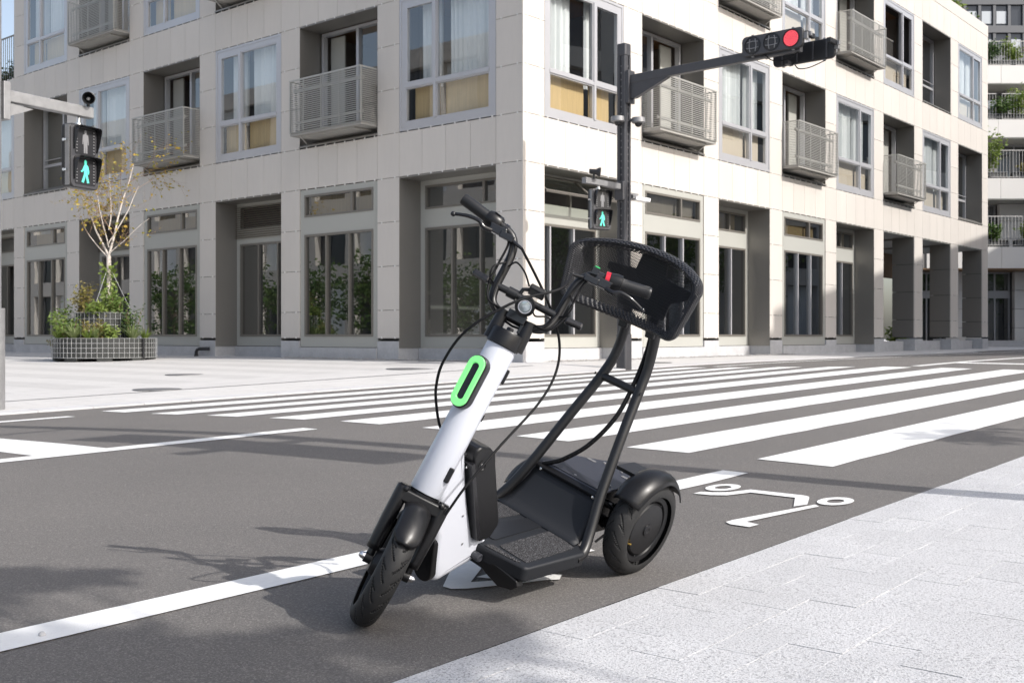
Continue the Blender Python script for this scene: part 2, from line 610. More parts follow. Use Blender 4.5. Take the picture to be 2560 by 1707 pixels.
def spline(pts, k):
    out = []
    P = [pts[0] * 2 - pts[1]] + list(pts) + [pts[-1] * 2 - pts[-2]]
    for i in range(1, len(P) - 2):
        for j in range(k):
            t = j / k
            a, b, c, d = P[i - 1], P[i], P[i + 1], P[i + 2]
            out.append(0.5 * ((2 * b) + (c - a) * t + (2 * a - 5 * b + 4 * c - d) * t * t + (3 * b - a - 3 * c + d) * t ** 3))
    out.append(pts[-1])
    return out


def tag(o, label, cat, group=None):
    o['label'] = label
    o['category'] = cat
    if group:
        o['group'] = group
    return o


def thing(name, loc, label, cat, group=None, mtx=None):
    o = bpy.data.objects.new(name, None)
    o.empty_display_size = 0.2
    COL.objects.link(o)
    o.matrix_basis = mtx if mtx is not None else Matrix.Translation(loc)
    return tag(o, label, cat, group)


def dup(o, parent=None, mtx=None):
    c = o.copy()
    COL.objects.link(c)
    if parent is not None:
        c.parent = parent
    if mtx is not None:
        c.matrix_basis = mtx
    for ch in list(o.children):
        dup(ch, c)
    return c


FPX, CU, HV = 2724.0, 1280.0, 839.0
ER = np.array([2280.0, 2724.0]) / math.hypot(2280, 2724)


def project(p):
    x = p[0] * ER[0] - p[1] * ER[1]
    y = p[0] * ER[1] + p[1] * ER[0]
    if y < 0.1:
        return None
    return (CU + FPX * x / y, HV - FPX * (p[2] - H0) / y)


# ------------------------------------------------------------------ ground
YS = [-40, 1.8, 2.94, 3.84, 4.74, 5.64, 6.54, 7.44, 8.34, 9.24, 10.14, 10.8, 40]
ZS = [-.735, -.735, -.712, -.703, -.686, -.678, -.676, -.694, -.715, -.740, -.757, -.775, -.775]


def slopex(x):
    if x < -6:
        return 0.0165 * (-6 - 5.71)
    if x < 16:
        return 0.0165 * (x - 5.71)
    if x < 22:
        t = x - 16
        return 0.0165 * 10.29 + 0.0165 * t - 0.0145 * t * t / 12
    return 0.0165 * 10.29 + 0.0165 * 6 - 0.0145 * 3 + 0.002 * (x - 22)


def gz(x, y):
    return float(np.interp(y, YS, ZS)) + slopex(x) + H0


def sheet(xs, ys, zf, name, m, parent=None, kind=None):
    b = MB()
    rows = [[(x, y, zf(x, y)) for x in xs] for y in ys]
    b.grid(rows)
    return b.build(name, m, parent, smooth=40, kind=kind)


XR = list(np.concatenate([np.linspace(-60, -7, 12), np.linspace(-6, 30, 73), np.linspace(32, 160, 30)]))
YR = list(np.linspace(1.828, 11.0, 47))
road = sheet(XR, YR, gz, 'road', M_ASPH, kind='structure')
road['label'] = 'dark grey asphalt street with white zebra crossing and lane lines'


def ground_poly(poly, name, dz=0.004, m=M_PAINT, sub=0.0, parent=road):
    """A flat painted shape laid on the cambered road: split into strips so it follows the surface."""
    b = MB()
    n = len(poly)
    b.add([(x, y, gz(x, y) + dz) for x, y in poly], [tuple(range(n))])
    return b.build(name, m, parent)


def ground_strip(pl, pr, name, dz=0.004, m=M_PAINT, parent=road):
    b = MB()
    vs = []
    for (a, c) in zip(pl, pr):
        for k in range(5):
            t = k / 4
            x, y = a[0] * (1 - t) + c[0] * t, a[1] * (1 - t) + c[1] * t
            vs.append((x, y, gz(x, y) + dz))
    fs = [(i * 5 + k, (i + 1) * 5 + k, (i + 1) * 5 + k + 1, i * 5 + k + 1) for i in range(len(pl) - 1) for k in range(4)]
    b.add(vs, fs)
    return b.build(name, m, parent)


def line_xy(x0, x1, y0, y1, name, skew0=0.0, skew1=0.0, step=0.4):
    """Painted bar along X between y0 (near) and y1 (far); ends skewed."""
    n = max(2, int((x1 - x0) / step))
    lo = [(x0 + skew0 + (x1 + skew1 - x0 - skew0) * i / n, y0) for i in range(n + 1)]
    hi = [(x0 + (x1 - x0) * i / n, y1) for i in range(n + 1)]
    lo = [(a, y0 + 0.006 * math.sin(a * 7.1 + y0)) for a, _ in lo]
    return ground_strip(lo, hi, name)


for k in range(10):
    y = 2.94 + 0.9 * k
    if k < 9:
        line_xy(5.71, 16.95, y - 0.45, y, 'crosswalk_stripe')
line_xy(-2.0, 5.19, 2.72, 2.875, 'lane_line')
line_xy(-8.0, 5.19, 6.2, 6.36, 'centre_line')
line_xy(-4.0, 5.17, 9.62, 9.78, 'edge_line')
ground_strip([(3.15, 6.36 + 0.5 * i) for i in range(7)], [(3.62, 6.36 + 0.5 * i) for i in range(7)], 'stop_line')
line_xy(17.4, 60, 9.72, 9.87, 'edge_line', step=1.5)
line_xy(17.4, 60, 6.12, 6.28, 'centre_line', step=1.5)
ground_strip([(19.0, 6.1 - 0.6 * i) for i in range(7)], [(19.45, 6.1 - 0.6 * i) for i in range(7)], 'stop_line')
line_xy(17.2, 60, 2.72, 2.87, 'lane_line', step=1.5)

# scooter pictogram on the lane: two wheels, handlebar with stem, foot board
sym = MB()


def ring(b, cx, cy, rx, ry, inner, n=32, dz=0.005):
    vs = []
    for i in range(n):
        t = 2 * PI * i / n
        for s in (1, inner):
            x, y = cx + rx * s * math.cos(t), cy + ry * s * math.sin(t)
            vs.append((x, y, gz(x, y) + dz))
    b.add(vs, [(2 * i, (2 * i + 2) % (2 * n), (2 * i + 3) % (2 * n), 2 * i + 1) for i in range(n)])


def flat(b, poly, dz=0.005):
    b.add([(x, y, gz(x, y) + dz) for x, y in poly], [tuple(range(len(poly)))])


ring(sym, 4.687, 2.594, 0.118, 0.071, 0.47)
ring(sym, 4.689, 2.028, 0.118, 0.071, 0.47)
flat(sym, [(4.44, 2.612), (4.505, 2.612), (4.53, 2.56), (4.585, 2.505), (4.72, 2.465), (4.644, 2.425), (4.50, 2.47), (4.455, 2.53)])
flat(sym, [(4.72, 2.465), (4.735, 2.205), (4.651, 2.205), (4.644, 2.425)])
flat(sym, [(4.735, 2.205), (4.72, 2.17), (4.681, 2.15), (4.526, 2.088), (4.44, 2.112), (4.651, 2.205)])
flat(sym, [(4.514, 2.028), (4.545, 2.06), (3.99, 2.165), (3.935, 2.165), (3.905, 2.13), (3.994, 2.105)])
flat(sym, [(3.905, 2.13), (3.905, 2.045), (3.975, 2.04), (3.994, 2.105)])
sym.build('scooter_symbol', M_PAINT, road)
arr = MB()
flat(arr, [(2.445, 2.325), (2.44, 2.285), (2.475, 2.25), (2.61, 2.18), (2.72, 2.13), (2.75, 2.105), (2.81, 2.14), (2.78, 2.17), (2.63, 2.235), (2.54, 2.295)])
flat(arr, [(2.445, 2.325), (2.54, 2.295), (2.69, 2.385), (2.80, 2.47), (2.76, 2.53), (2.60, 2.44)])
flat(arr, [(2.60, 2.325), (2.66, 2.325), (2.67, 2.28), (2.62, 2.262)])
flat(arr, [(3.05, 2.33), (3.18, 2.31), (3.16, 2.26), (3.04, 2.28)])
arr.build('arrow_symbol', M_PAINT, road)

# near pavement: granite setts in running bond
pav = sheet(list(np.linspace(-40, 160, 101)), [-40, -20, -8, -3, -1, 0, 1, 1.826], lambda x, y: gz(x, 1.8) - 0.012, 'pavement', mat('paving_bed', (0.10, 0.10, 0.105), 0.9, noise=0.1, nscale=30, speck=0.6, sscale=200, speckcol=(0.34, 0.34, 0.35), bump=0.3, bscale=150), kind='structure')
pav['label'] = 'pale granite pavement of long setts beside the road'
CS = MB()
gap = 0.0004
SLAB_W, SLAB_L = 0.1445, 0.2935


def sett(b, x0, x1, y0, y1, tz):
    c = 0.0004
    q = [(x0, y0), (x1, y0), (x1, y1), (x0, y1)]
    lo = [(x, y, gz(x, 1.8) - 0.03) for x, y in q]
    mid = [(x, y, gz(x, 1.8) + tz - c) for x, y in q]
    hi = [(x + (c if i in (0, 3) else -c), y + (c if i in (0, 1) else -c), gz(x, 1.8) + tz) for i, (x, y) in enumerate(q)]
    b.add(lo + mid + hi, [(0, 1, 5, 4), (1, 2, 6, 5), (2, 3, 7, 6), (3, 0, 4, 7), (4, 5, 9, 8), (5, 6, 10, 9), (6, 7, 11, 10), (7, 4, 8, 11), (8, 9, 10, 11)])


slabs = []
for r_ in range(60):
    y1 = 1.8265 - r_ * SLAB_W
    off = 3.325 if r_ % 2 == 1 else 3.178
    for i in range(-30, 80):
        x0 = off + i * SLAB_L
        q = [project((x0 + dx, y1 - dy, gz(x0, 1.8))) for dx in (0, SLAB_L) for dy in (0, SLAB_W)]
        vis = [p for p in q if p and -40 < p[0] < 2600 and p[1] < 1760]
        if len(vis) and all(q):
            size = (max(p[0] for p in q) - min(p[0] for p in q)) * (max(p[1] for p in q) - min(p[1] for p in q))
        else:
            size = 0
        slabs.append((size, x0, y1))
slabs.sort(reverse=True)
for n_, (size, x0, y1) in enumerate(slabs):
    b = MB() if n_ < 300 and size > 0 else CS
    jx = rng.uniform(-0.0006, 0.0006)
    sett(b, x0 + .0009, x0 + SLAB_L - .0009, y1 - SLAB_W + gap / 2 + jx, y1 - gap / 2 + jx, rng.uniform(-0.0008, 0.0008))
    if b is not CS:
        b.build('paving_slab', M_GRAN, pav)
CS.build('paving_slab', M_GRAN, pav, kind='stuff')

# far pavement (plaza) rising gently to the building
ZB = H0 - 0.501                              # ground level at the building base


def pz(x, y):
    if x < 15.85:
        base = ZB + 0.0225 * (max(x, -10) - 15.85)
        e = gz(x, 10.8) + 0.03
        t = min(1, max(0, (y - 10.98) / 1.2))
        return e * (1 - t) + max(base, e) * t if t < 1 else max(base, e) if y < 12.6 else base
    t = min(1, max(0, (y - 10.98) / 2.0))
    return (min(gz(x, 10.8), ZB - 0.03) + 0.03) * (1 - t) + ZB * t


XP = list(np.concatenate([np.linspace(-50, -5, 10), np.linspace(-4, 16, 41), np.linspace(17, 160, 80)]))
YP = [10.98, 11.3, 11.6, 12.0, 12.4, 12.8, 13.05, 13.6, 15, 18, 22, 28, 34, 42, 60, 90, 140]
plaza = sheet(XP, YP, pz, 'plaza_pavement', M_PLAZA, kind='structure')
plaza['label'] = 'sunlit pale plaza paving in front of the building'
for i in range(70):
    x0 = -6 + i * 0.6
    b = MB()
    z0 = gz(x0, 10.8)
    z1 = gz(x0 + 0.6, 10.8)
    q = [(x0 + .004, 10.80), (x0 + .596, 10.80), (x0 + .596, 10.98), (x0 + .004, 10.98)]
    zz = [z0, z1, z1, z0]
    zt = [pz(x0, 10.98) - .012, pz(x0 + .6, 10.98) - .012, pz(x0 + .6, 10.98), pz(x0, 10.98)]
    b.add([(x, y, z - 0.1) for (x, y), z in zip(q, zz)] + [(x, y, t) for (x, y), t in zip(q, zt)], [(4, 5, 6, 7), (0, 1, 5, 4), (1, 2, 6, 5), (2, 3, 7, 6), (3, 0, 4, 7)])
    b.build('kerbstone', M_KERB, plaza)
drain = MB()
drain.grid([[(x, y, pz(x, y) + 0.004) for x in np.linspace(-3, 15, 30)] for y in (12.05, 12.09)])
drain.build('drainage_slot', M_IRON, plaza)
for (x, y, r, lab) in ((7.73, 12.35, 0.30, 'round iron manhole cover on the slot drain near the crossing'), (10.1, 15.35, 0.30, 'round iron manhole cover in the plaza in front of the planter'),
                       (13.1, 13.2, 0.42, 'large round iron manhole cover nearest the building corner'), (18.3, 11.6, 0.3, 'round iron manhole cover on the pavement beside the signal pole')):
    b = MB()
    t = thing('manhole_cover', (x, y, pz(x, y)), lab, 'manhole cover', 'manhole covers in the paving')
    b.lathe([(0.006, 1e-5), (0.006, r * .9), (0.004, r * .9)], (x, y, pz(x, y)), (0, 0, 1), 32)
    b.build('lid', M_IRON, t)
    b = MB()
    b.lathe([(0.003, r * .9), (0.007, r * .93), (0.007, r), (0.0, r)], (x, y, pz(x, y)), (0, 0, 1), 32)
    b.build('rim', M_GALV, t)

# ------------------------------------------------------------------ the corner building
XL, YF = 15.85, 13.0                        # planes of the shaded (left) and sunlit (right) facade


def FR(p):
    return (p[0], YF + p[1], p[2])


def FL(p):
    return (XL + p[1], p[0], p[2])


Z = lambda c: c + H0
ROW = 0.9215
G0, G1 = -0.056, 3.296
ZG = [G0, G1 - 3 * ROW, G1 - 2 * ROW, G1 - ROW, G1]
FLOORS = [(G1 + ROW + 4 * ROW * k, G1 + 4 * ROW * (k + 1)) for k in range(2)]      # opening z of floors 2 and 3
BANDS = [(G1 + 4 * ROW * k, G1 + ROW + 4 * ROW * k) for k in range(3)]
PR = [(15.85, 16.51), (19.22, 19.93), (22.57, 23.28), (25.94, 26.66), (29.37, 30.11), (32.92, 33.69), (36.38, 37.16), (40.01, 40.84), (43.63, 44.35)]
PL = [(13.0, 13.67), (16.32, 16.98), (19.54, 20.21), (22.76, 23.43), (25.98, 26.67), (29.31, 29.99), (32.58, 33.22), (35.85, 36.5), (39.1, 39.75)]
TYPES = {
    'R': (['awn', 'flush', 'rec', 'flush', 'rec', 'open', 'open', 'open'], ['W', 'B', 'W', 'B', 'W', 'B', 'W', 'F'], ['B', 'W', 'B', 'W', 'B', 'O', 'F', 'W']),
    'L': (['rec', 'flush', 'louv', 'flush', 'louv', 'flush', 'door', 'flush'], ['W', 'B', 'W', 'B', 'W', 'F', 'W', 'F'], ['B', 'W', 'B', 'W', 'B', 'W', None, None]),
}
apt = thing('apartment_building', (XL, YF, ZB), 'pale panel clad corner apartment building with slatted balcony cages and ground floor shopfronts', 'building')
panels = []
clips = {'L': MB(FL), 'R': MB(FR)}
core = MB()
reveal = MB()
soff = MB()


def add_panel(side, s0, s1, z0, z1, gz0=0.005, gz1=0.005, gs=0.004):
    fn = FR if side == 'R' else FL
    q = [project(fn((s, 0, Z(z)))) for s in (s0, s1) for z in (z0, z1)]
    if all(q):
        us = [min(2560, max(0, p[0])) for p in q]
        vs = [min(1707, max(0, p[1])) for p in q]
        size = (max(us) - min(us)) * (max(vs) - min(vs))
    else:
        size = 0
    panels.append((size, fn, (s0 + gs, s1 - gs, z0 + gz0, z1 - gz1)))


def add_clips(side, s0, s1, z, fr=(0.2, 0.8)):
    for f in fr:
        s = s0 + (s1 - s0) * f
        clips[side].box(s - .014, s + .014, -0.007, 0.02, Z(z) - .020, Z(z) + .020)


def pane(fn, s0, s1, d, z0, z1, parent, m=None):
    b = MB(fn)
    b.quad((s0, d, z0), (s1, d, z0), (s1, d, z1), (s0, d, z1))
    return b.build('pane', m or M_GLASS, parent)


def bars(b, s0, s1, z0, z1, w, d0, d1):
    """rectangular frame of width w"""
    b.box(s0, s1, d0, d1, z0, z0 + w)
    b.box(s0, s1, d0, d1, z1 - w, z1)
    b.box(s0, s0 + w, d0, d1, z0 + w, z1 - w)
    b.box(s1 - w, s1, d0, d1, z0 + w, z1 - w)


def curtain(fn, s0, s1, d, z0, z1, parent, amp=0.035, pitch=0.11):
    b = MB(fn)
    n = max(8, int((s1 - s0) / pitch * 6))
    ph = rng.uniform(0, 6)
    top = [(s0 + (s1 - s0) * i / n, d + amp * math.sin(2 * PI * i / 6 + ph + 0.7 * math.sin(i * .37)) + .02 * math.sin(i * .9), z1) for i in range(n + 1)]
    bot = [(p[0] + .01 * math.sin(p[0] * 9), p[1] * 1.02, z0) for p in top]
    b.grid([top, bot])
    return b.build('curtain', M_CURT, parent, smooth=80)


def window_W(side, s0, s1, zc0, zc1, opened=False):
    """flush living room window: wide and narrow light over two boards"""
    fn = FR if side == 'R' else FL
    z0, z1 = Z(zc0) + .012, Z(zc1) - .012
    s0 += .006
    s1 -= .006
    w, h = s1 - s0, z1 - z0
    fr = MB(fn)
    bw = 0.20
    bars(fr, s0, s1, z0, z1, 0.055, 0.0, 0.16)
    # flat surround sheet
    bars(fr, s0 + .055, s1 - .055, z0 + .055, z1 - .055, bw - .055 - .03, 0.012, 0.10)
    a0, a1 = s0 + bw - .03, s1 - bw + .03
    c0, c1 = z0 + bw - .03, z1 - bw + .03
    sm = a0 + (a1 - a0) * 0.635
    zt = c0 + (c1 - c0) * 0.31
    fr.box(sm - .035, sm + .035, -0.006, 0.13, c0, c1)
    fr.box(a0, sm - .035, -0.002, 0.13, zt - .035, zt + .035)
    fr.box(sm + .035, a1, -0.002, 0.13, zt - .035, zt + .035)
    lights = [(a0, sm - .035, zt + .035, c1), (sm + .035, a1, zt + .035, c1), (a0, sm - .035, c0, zt - .035), (sm + .035, a1, c0, zt - .035)]
    for i, (p0, p1, q0, q1) in enumerate(lights):
        bars(fr, p0, p1, q0, q1, 0.05 if i == 1 else 0.028, 0.02 if i != 1 else 0.008, 0.09)
    o = fr.build('window', M_ALU, apt)
    for i, (p0, p1, q0, q1) in enumerate(lights):
        e = 0.05 if i == 1 else 0.028
        if not (opened and i < 2):
            pane(fn, p0 + e, p1 - e, 0.045, q0 + e, q1 - e, o)
        if i >= 2:
            b = MB(fn)
            b.box(p0, p1 - (.10 if rng.random() < .6 else 0), 0.20, 0.22, q0, q1 + .02)
            b.build('board', M_WOOD if (side == 'R' and s0 < 20) or side == 'L' else M_WOODPALE, o)
    if opened:
        b = MB(fn)
        for k in range(14):
            s = a0 + 0.04 + k * (sm - a0 - .1) / 14
            b.box(s, s + .018, 0.30, 0.318, zt, zt + 0.75)
        b.box(a0, sm - .04, 0.295, 0.323, zt + .75, zt + .79)
        b.build('guard_rail', M_BRONZE, o)
    else:
        cw = (sm - a0) * (rng.uniform(.85, 1.0) if side == 'L' else .68 if s0 < 18 else rng.uniform(.9, 1.0))
        curtain(fn, a0 + .01, a0 + cw, 0.30, zt - .05, c1 + .1, o)
        curtain(fn, sm + .05, sm + .05 + (a1 - sm) * (rng.uniform(.6, .98) if side == 'L' else .45 if s0 < 18 else rng.uniform(.85, .98)), 0.30, zt - .05, c1 + .1, o)
    return o


def door_unit(fn, s0, s1, d, z0, z1, parent_name='glass_door', rail=False, curt=True):
    """sliding doors at the back of a recess"""
    fr = MB(fn)
    bars(fr, s0, s1, z0, z1, 0.07, d, d + .12)
    sm = s0 + (s1 - s0) * .5
    fr.box(sm - .04, sm + .04, d - .012, d + .10, z0 + .07, z1 - .07)
    zt = z0 + (z1 - z0) * 0.30
    if rail:
        fr.box(s0 + .07, sm - .04, d + .01, d + .10, zt - .04, zt + .04)
        fr.box(sm + .04, s1 - .07, d + .01, d + .10, zt - .04, zt + .04)
    o = fr.build(parent_name, M_ALU, apt)
    pane(fn, s0 + .07, sm - .04, d + .05, z0 + .07, z1 - .07, o)
    if rail:
        pane(fn, sm + .04, s1 - .07, d + .05, z0 + .07, z1 - .07, o)
        b = MB(fn)
        b.tube([(sm + .1, d - .03, zt + .16), (s1 - .12, d - .03, zt + .16)], .014, 8)
        b.build('handle_bar', M_ALU, o)
    else:
        # one leaf slid open behind the other: the room shows
        b = MB(fn)
        b.box(s0 + (s1 - s0) * .78, s1 - .07, d + .22, d + .26, z0 + .07, z1 - .07)
        b.build('inner_screen', M_INFILL, o)
        if curt:
            curtain(fn, s0 + .1, s0 + .5, d + .35, z0, z1, o, amp=.03)
    return o


def lining(side, s0, s1, zc0, zc1, depth, sill=True):
    """metal lining of a recess: two jambs and a soffit"""
    fn = FR if side == 'R' else FL
    z0, z1 = Z(zc0), Z(zc1)
    b = MB(fn)
    b.box(s0 - .010, s0 + .004, 0.004, depth, z0, z1)
    b.box(s1 - .004, s1 + .010, 0.004, depth, z0, z1)
    b.box(s0 + .004, s1 - .004, 0.004, depth, z1 - .03, z1 - .004)
    if sill:
        b.add([(s0 + .004, -.03, z0 + .012), (s1 - .004, -.03, z0 + .012), (s1 - .004, -.03, z0 + .05), (s0 + .004, -.03, z0 + .05),
               (s0 + .004, .28, z0 + .012), (s1 - .004, .28, z0 + .012), (s1 - .004, .28, z0 + .20), (s0 + .004, .28, z0 + .20)],
              [(0, 1, 2, 3), (3, 2, 6, 7), (0, 3, 7, 4), (1, 5, 6, 2), (4, 7, 6, 5)])
        b.box(s0 + .004, s1 - .004, .28, depth, z0 + .012, z0 + .10)
    return b.build('recess_lining', M_REVEAL, apt)


def balcony(side, s0, s1, zc0, zc1):
    fn = FR if side == 'R' else FL
    z0, z1 = Z(zc0), Z(zc1)
    lining(side, s0, s1, zc0, zc1, 0.62)
    door_unit(fn, s0 + .05, s1 - .05, 0.60, z0 + .22, z1 - .05)
    a0, a1 = s0 + .02, s1 - .20
    zb, zt = z0 + .27, z0 + 1.40
    P = 0.46
    sl = MB(fn)
    sl.box(a0 + .01, a1 - .01, -P + .02, 0.55, zb - .07, zb - .015)
    sl.box(a0 + .3, a1 - .3, -P + .10, 0.3, zb - .11, zb - .07)
    o = sl.build('balcony', M_SLAB, apt)
    c = MB(fn)
    n = 26
    r = 0.0070
    for k in range(n + 1):
        z = zb + (zt - zb) * k / n
        c.box(a0, a1, -P - r, -P + r, z - r, z + r)
        c.box(a0 - r, a0 + r, -P + r, 0.0, z - r, z + r)
        c.box(a1 - r, a1 + r, -P + r, 0.0, z - r, z + r)
    for k in range(9):                                             # flat bars of the floor grating
        y = -P + P * k / 9
        c.box(a0, a1, y - r, y + r, zb - .014, zb)
    c.build('slat_cage', M_CAGE, o, kind='stuff')
    v = MB(fn)
    for s in (a0 + .012, a1 - .012):
        v.box(s - .012, s + .012, -P + .010, -P + .032, zb, zt)
    for f in (.3, .55, .8):
        s = a0 + (a1 - a0) * f
        v.box(s - .012, s + .012, -P + .010, -P + .03, zb, zt)
    v.box(a0, a1, -P - .012, -P + .02, zt + .009, zt + .03)
    v.box(a0, a0 + .02, -P + .02, 0, zt + .009, zt + .03)
    v.box(a1 - .02, a1, -P + .02, 0, zt + .009, zt + .03)
    v.build('cage_post', M_CAGE, o)
    h = MB(fn)
    h.box(a0 + .05, a1 - .05, -P + .10, -P + .16, zt - .22, zt - .16)
    h.box(a0 + .05, a1 - .05, -P + .12, -P + .14, zb + .20, zb + .26)
    h.build('handrail', M_CAGE, o)
    br = MB(fn)
    br.add([(a1 - .25, -P + .1, zb - .05), (a1 - .22, -P + .1, zb - .05), (a1 - .02, 0.1, z0 + .05), (a1 + .01, .1, z0 + .05)], [(0, 1, 3, 2)])
    br.build('bracket', M_CAGE, o, solid=.02)
    return o


def french(side, s0, s1, zc0, zc1):
    fn = FR if side == 'R' else FL
    z0, z1 = Z(zc0), Z(zc1)
    lining(side, s0, s1, zc0, zc1, 0.62)
    return door_unit(fn, s0 + .05, s1 - .05, 0.58, z0 + .20, z1 - .05, 'window', rail=True)


def shopfront(side, s0, s1, d, kind, lights=3):
    """ground floor bay: transom light, fascia, tall panes, base panel, concrete plinth"""
    fn = FR if side == 'R' else FL
    s0 += .008
    s1 -= .008
    a0, a1 = s0 + .14, s1 - .14
    zt0, zt1 = Z(2.66), Z(3.16)
    zf = Z(2.27)
    zb0 = Z(-0.02)
    D = d
    b = MB(fn)
    b.box(s0, a0, D, D + .1, Z(-.25), Z(G1) - .012)                  # flanking sheets
    b.box(a1, s1, D, D + .1, Z(-.25), Z(G1) - .012)
    b.box(a0, a1, D, D + .1, zt1, Z(G1) - .012)
    b.box(a0, a1, D, D + .1, zf, zt0)
    b.box(a0, a1, D, D + .1, Z(-.25), zb0)
    b.box(s0 + .06, s0 + .072, D - .004, D, Z(-.25), Z(G1) - .02)
    o = b.build('shopfront', M_INFILL, apt)
    pl = MB(fn)
    pl.box(s0 - .006, s1 + .006, D - .05, D + .12, ZB - .2, Z(-.262))
    pl.build('plinth', M_CONC, o)
    fr = MB(fn)
    sm = a0 + (a1 - a0) * (.30 if side == 'L' else .64)
    if kind != 'louv' and kind != 'awn':
        bars(fr, a0, a1, zt0, zt1, .045, D - .012, D + .11)
        fr.box(sm - .03, sm + .03, D - .010, D + .11, zt0 + .045, zt1 - .045)
    bars(fr, a0, a1, zb0, zf, .05, D - .012, D + .11)
    ms = [a0 + (a1 - a0) * i / lights for i in range(1, lights)]
    fr.build('frame', M_BRONZE, o)
    mu = MB(fn)
    for s in ms:
        mu.box(s - .024, s + .024, D - .02, D + .055, zb0 + .05, zf - .05)
    mu.build('mullion', M_ALU if side == 'R' else M_BRONZE, o)
    es = [a0 + .05] + ms + [a1 - .05]
    for i in range(lights):
        if kind == 'door' and i == 1:
            continue
        pane(fn, es[i] + (.028 if i else 0), es[i + 1] - (.028 if i < lights - 1 else 0), D + .04, zb0 + .05, zf - .05, o, M_SHOP)
    if kind in ('louv',):
        for k in range(15):
            z = zt0 - .25 + (zt1 + .05 - zt0 + .25) * k / 15
            lv = MB(fn)
            lv.add([(s0, D - .05, z), (s1, D - .05, z), (s1, D + .05, z + .045), (s0, D + .05, z + .045), (s0, D - .05, z + .012), (s1, D - .05, z + .012)],
                   [(0, 1, 5, 4), (4, 5, 2, 3)])
            lv.build('louvre_blade', M_LOUV, o)
        lb = MB(fn)
        lb.box(s0, s1, D + .102, D + .12, zt0 - .3, Z(G1) - .02)
        lb.build('louvre_back', M_JOINT, o)
    elif kind == 'awn':
        bk = MB(fn)
        bars(bk, a0, a1, zt0 - .1, zt1, .045, D + .02, D + .11)
        bk.box(sm - .03, sm + .03, D + .02, D + .11, zt0 - .05, zt1 - .05)
        bk.build('frame', M_BRONZE, o)
        # sash hung open from its head
        ang = R(38)
        L = .62
        sa = MB(fn)

        def sp(s, t, off=0):
            return (s, D - .05 - t * math.cos(ang) - off * math.sin(ang), zt1 + .02 - t * math.sin(ang) + off * math.cos(ang))
        for (u0, u1, t0, t1) in ((a0, a1, 0, .05), (a0, a1, L - .05, L), (a0, a0 + .05, .05, L - .05), (a1 - .05, a1, .05, L - .05), (sm - .04, sm + .04, .05, L - .05)):
            vs = [sp(u, t, o_) for o_ in (0, .04) for u, t in ((u0, t0), (u1, t0), (u1, t1), (u0, t1))]
            sa.add(vs, [(0, 1, 2, 3), (4, 5, 6, 7), (0, 1, 5, 4), (1, 2, 6, 5), (2, 3, 7, 6), (3, 0, 4, 7)])
        so = sa.build('open_sash', M_BRONZE, o)
        for (u0, u1) in ((a0 + .05, sm - .04), (sm + .04, a1 - .05)):
            g = MB(fn)
            g.quad(sp(u0, .05, .02), sp(u1, .05, .02), sp(u1, L - .05, .02), sp(u0, L - .05, .02))
            g.build('pane', glass_mat('frosted_green', tint=(.62, .68, .62), base=.25), so)
    else:
        pane(fn, a0 + .045, sm - .03, D + .04, zt0 + .045, zt1 - .045, o, M_SHOP)
        pane(fn, sm + .03, a1 - .045, D + .04, zt0 + .045, zt1 - .045, o, M_SHOP)
        if side == 'R' or kind == 'flush':
            bl = MB(fn)
            bl.box(a0 + .02, a1 - (.02 if s0 < 20 else .25), D + .18, D + .2, zt0, zt1)
            bl.build('board', M_WOODPALE if s0 < 20 and side == 'R' else M_WOOD, o)  # left boards added for a tan reflection and a glimpsed wooden ceiling
    return o


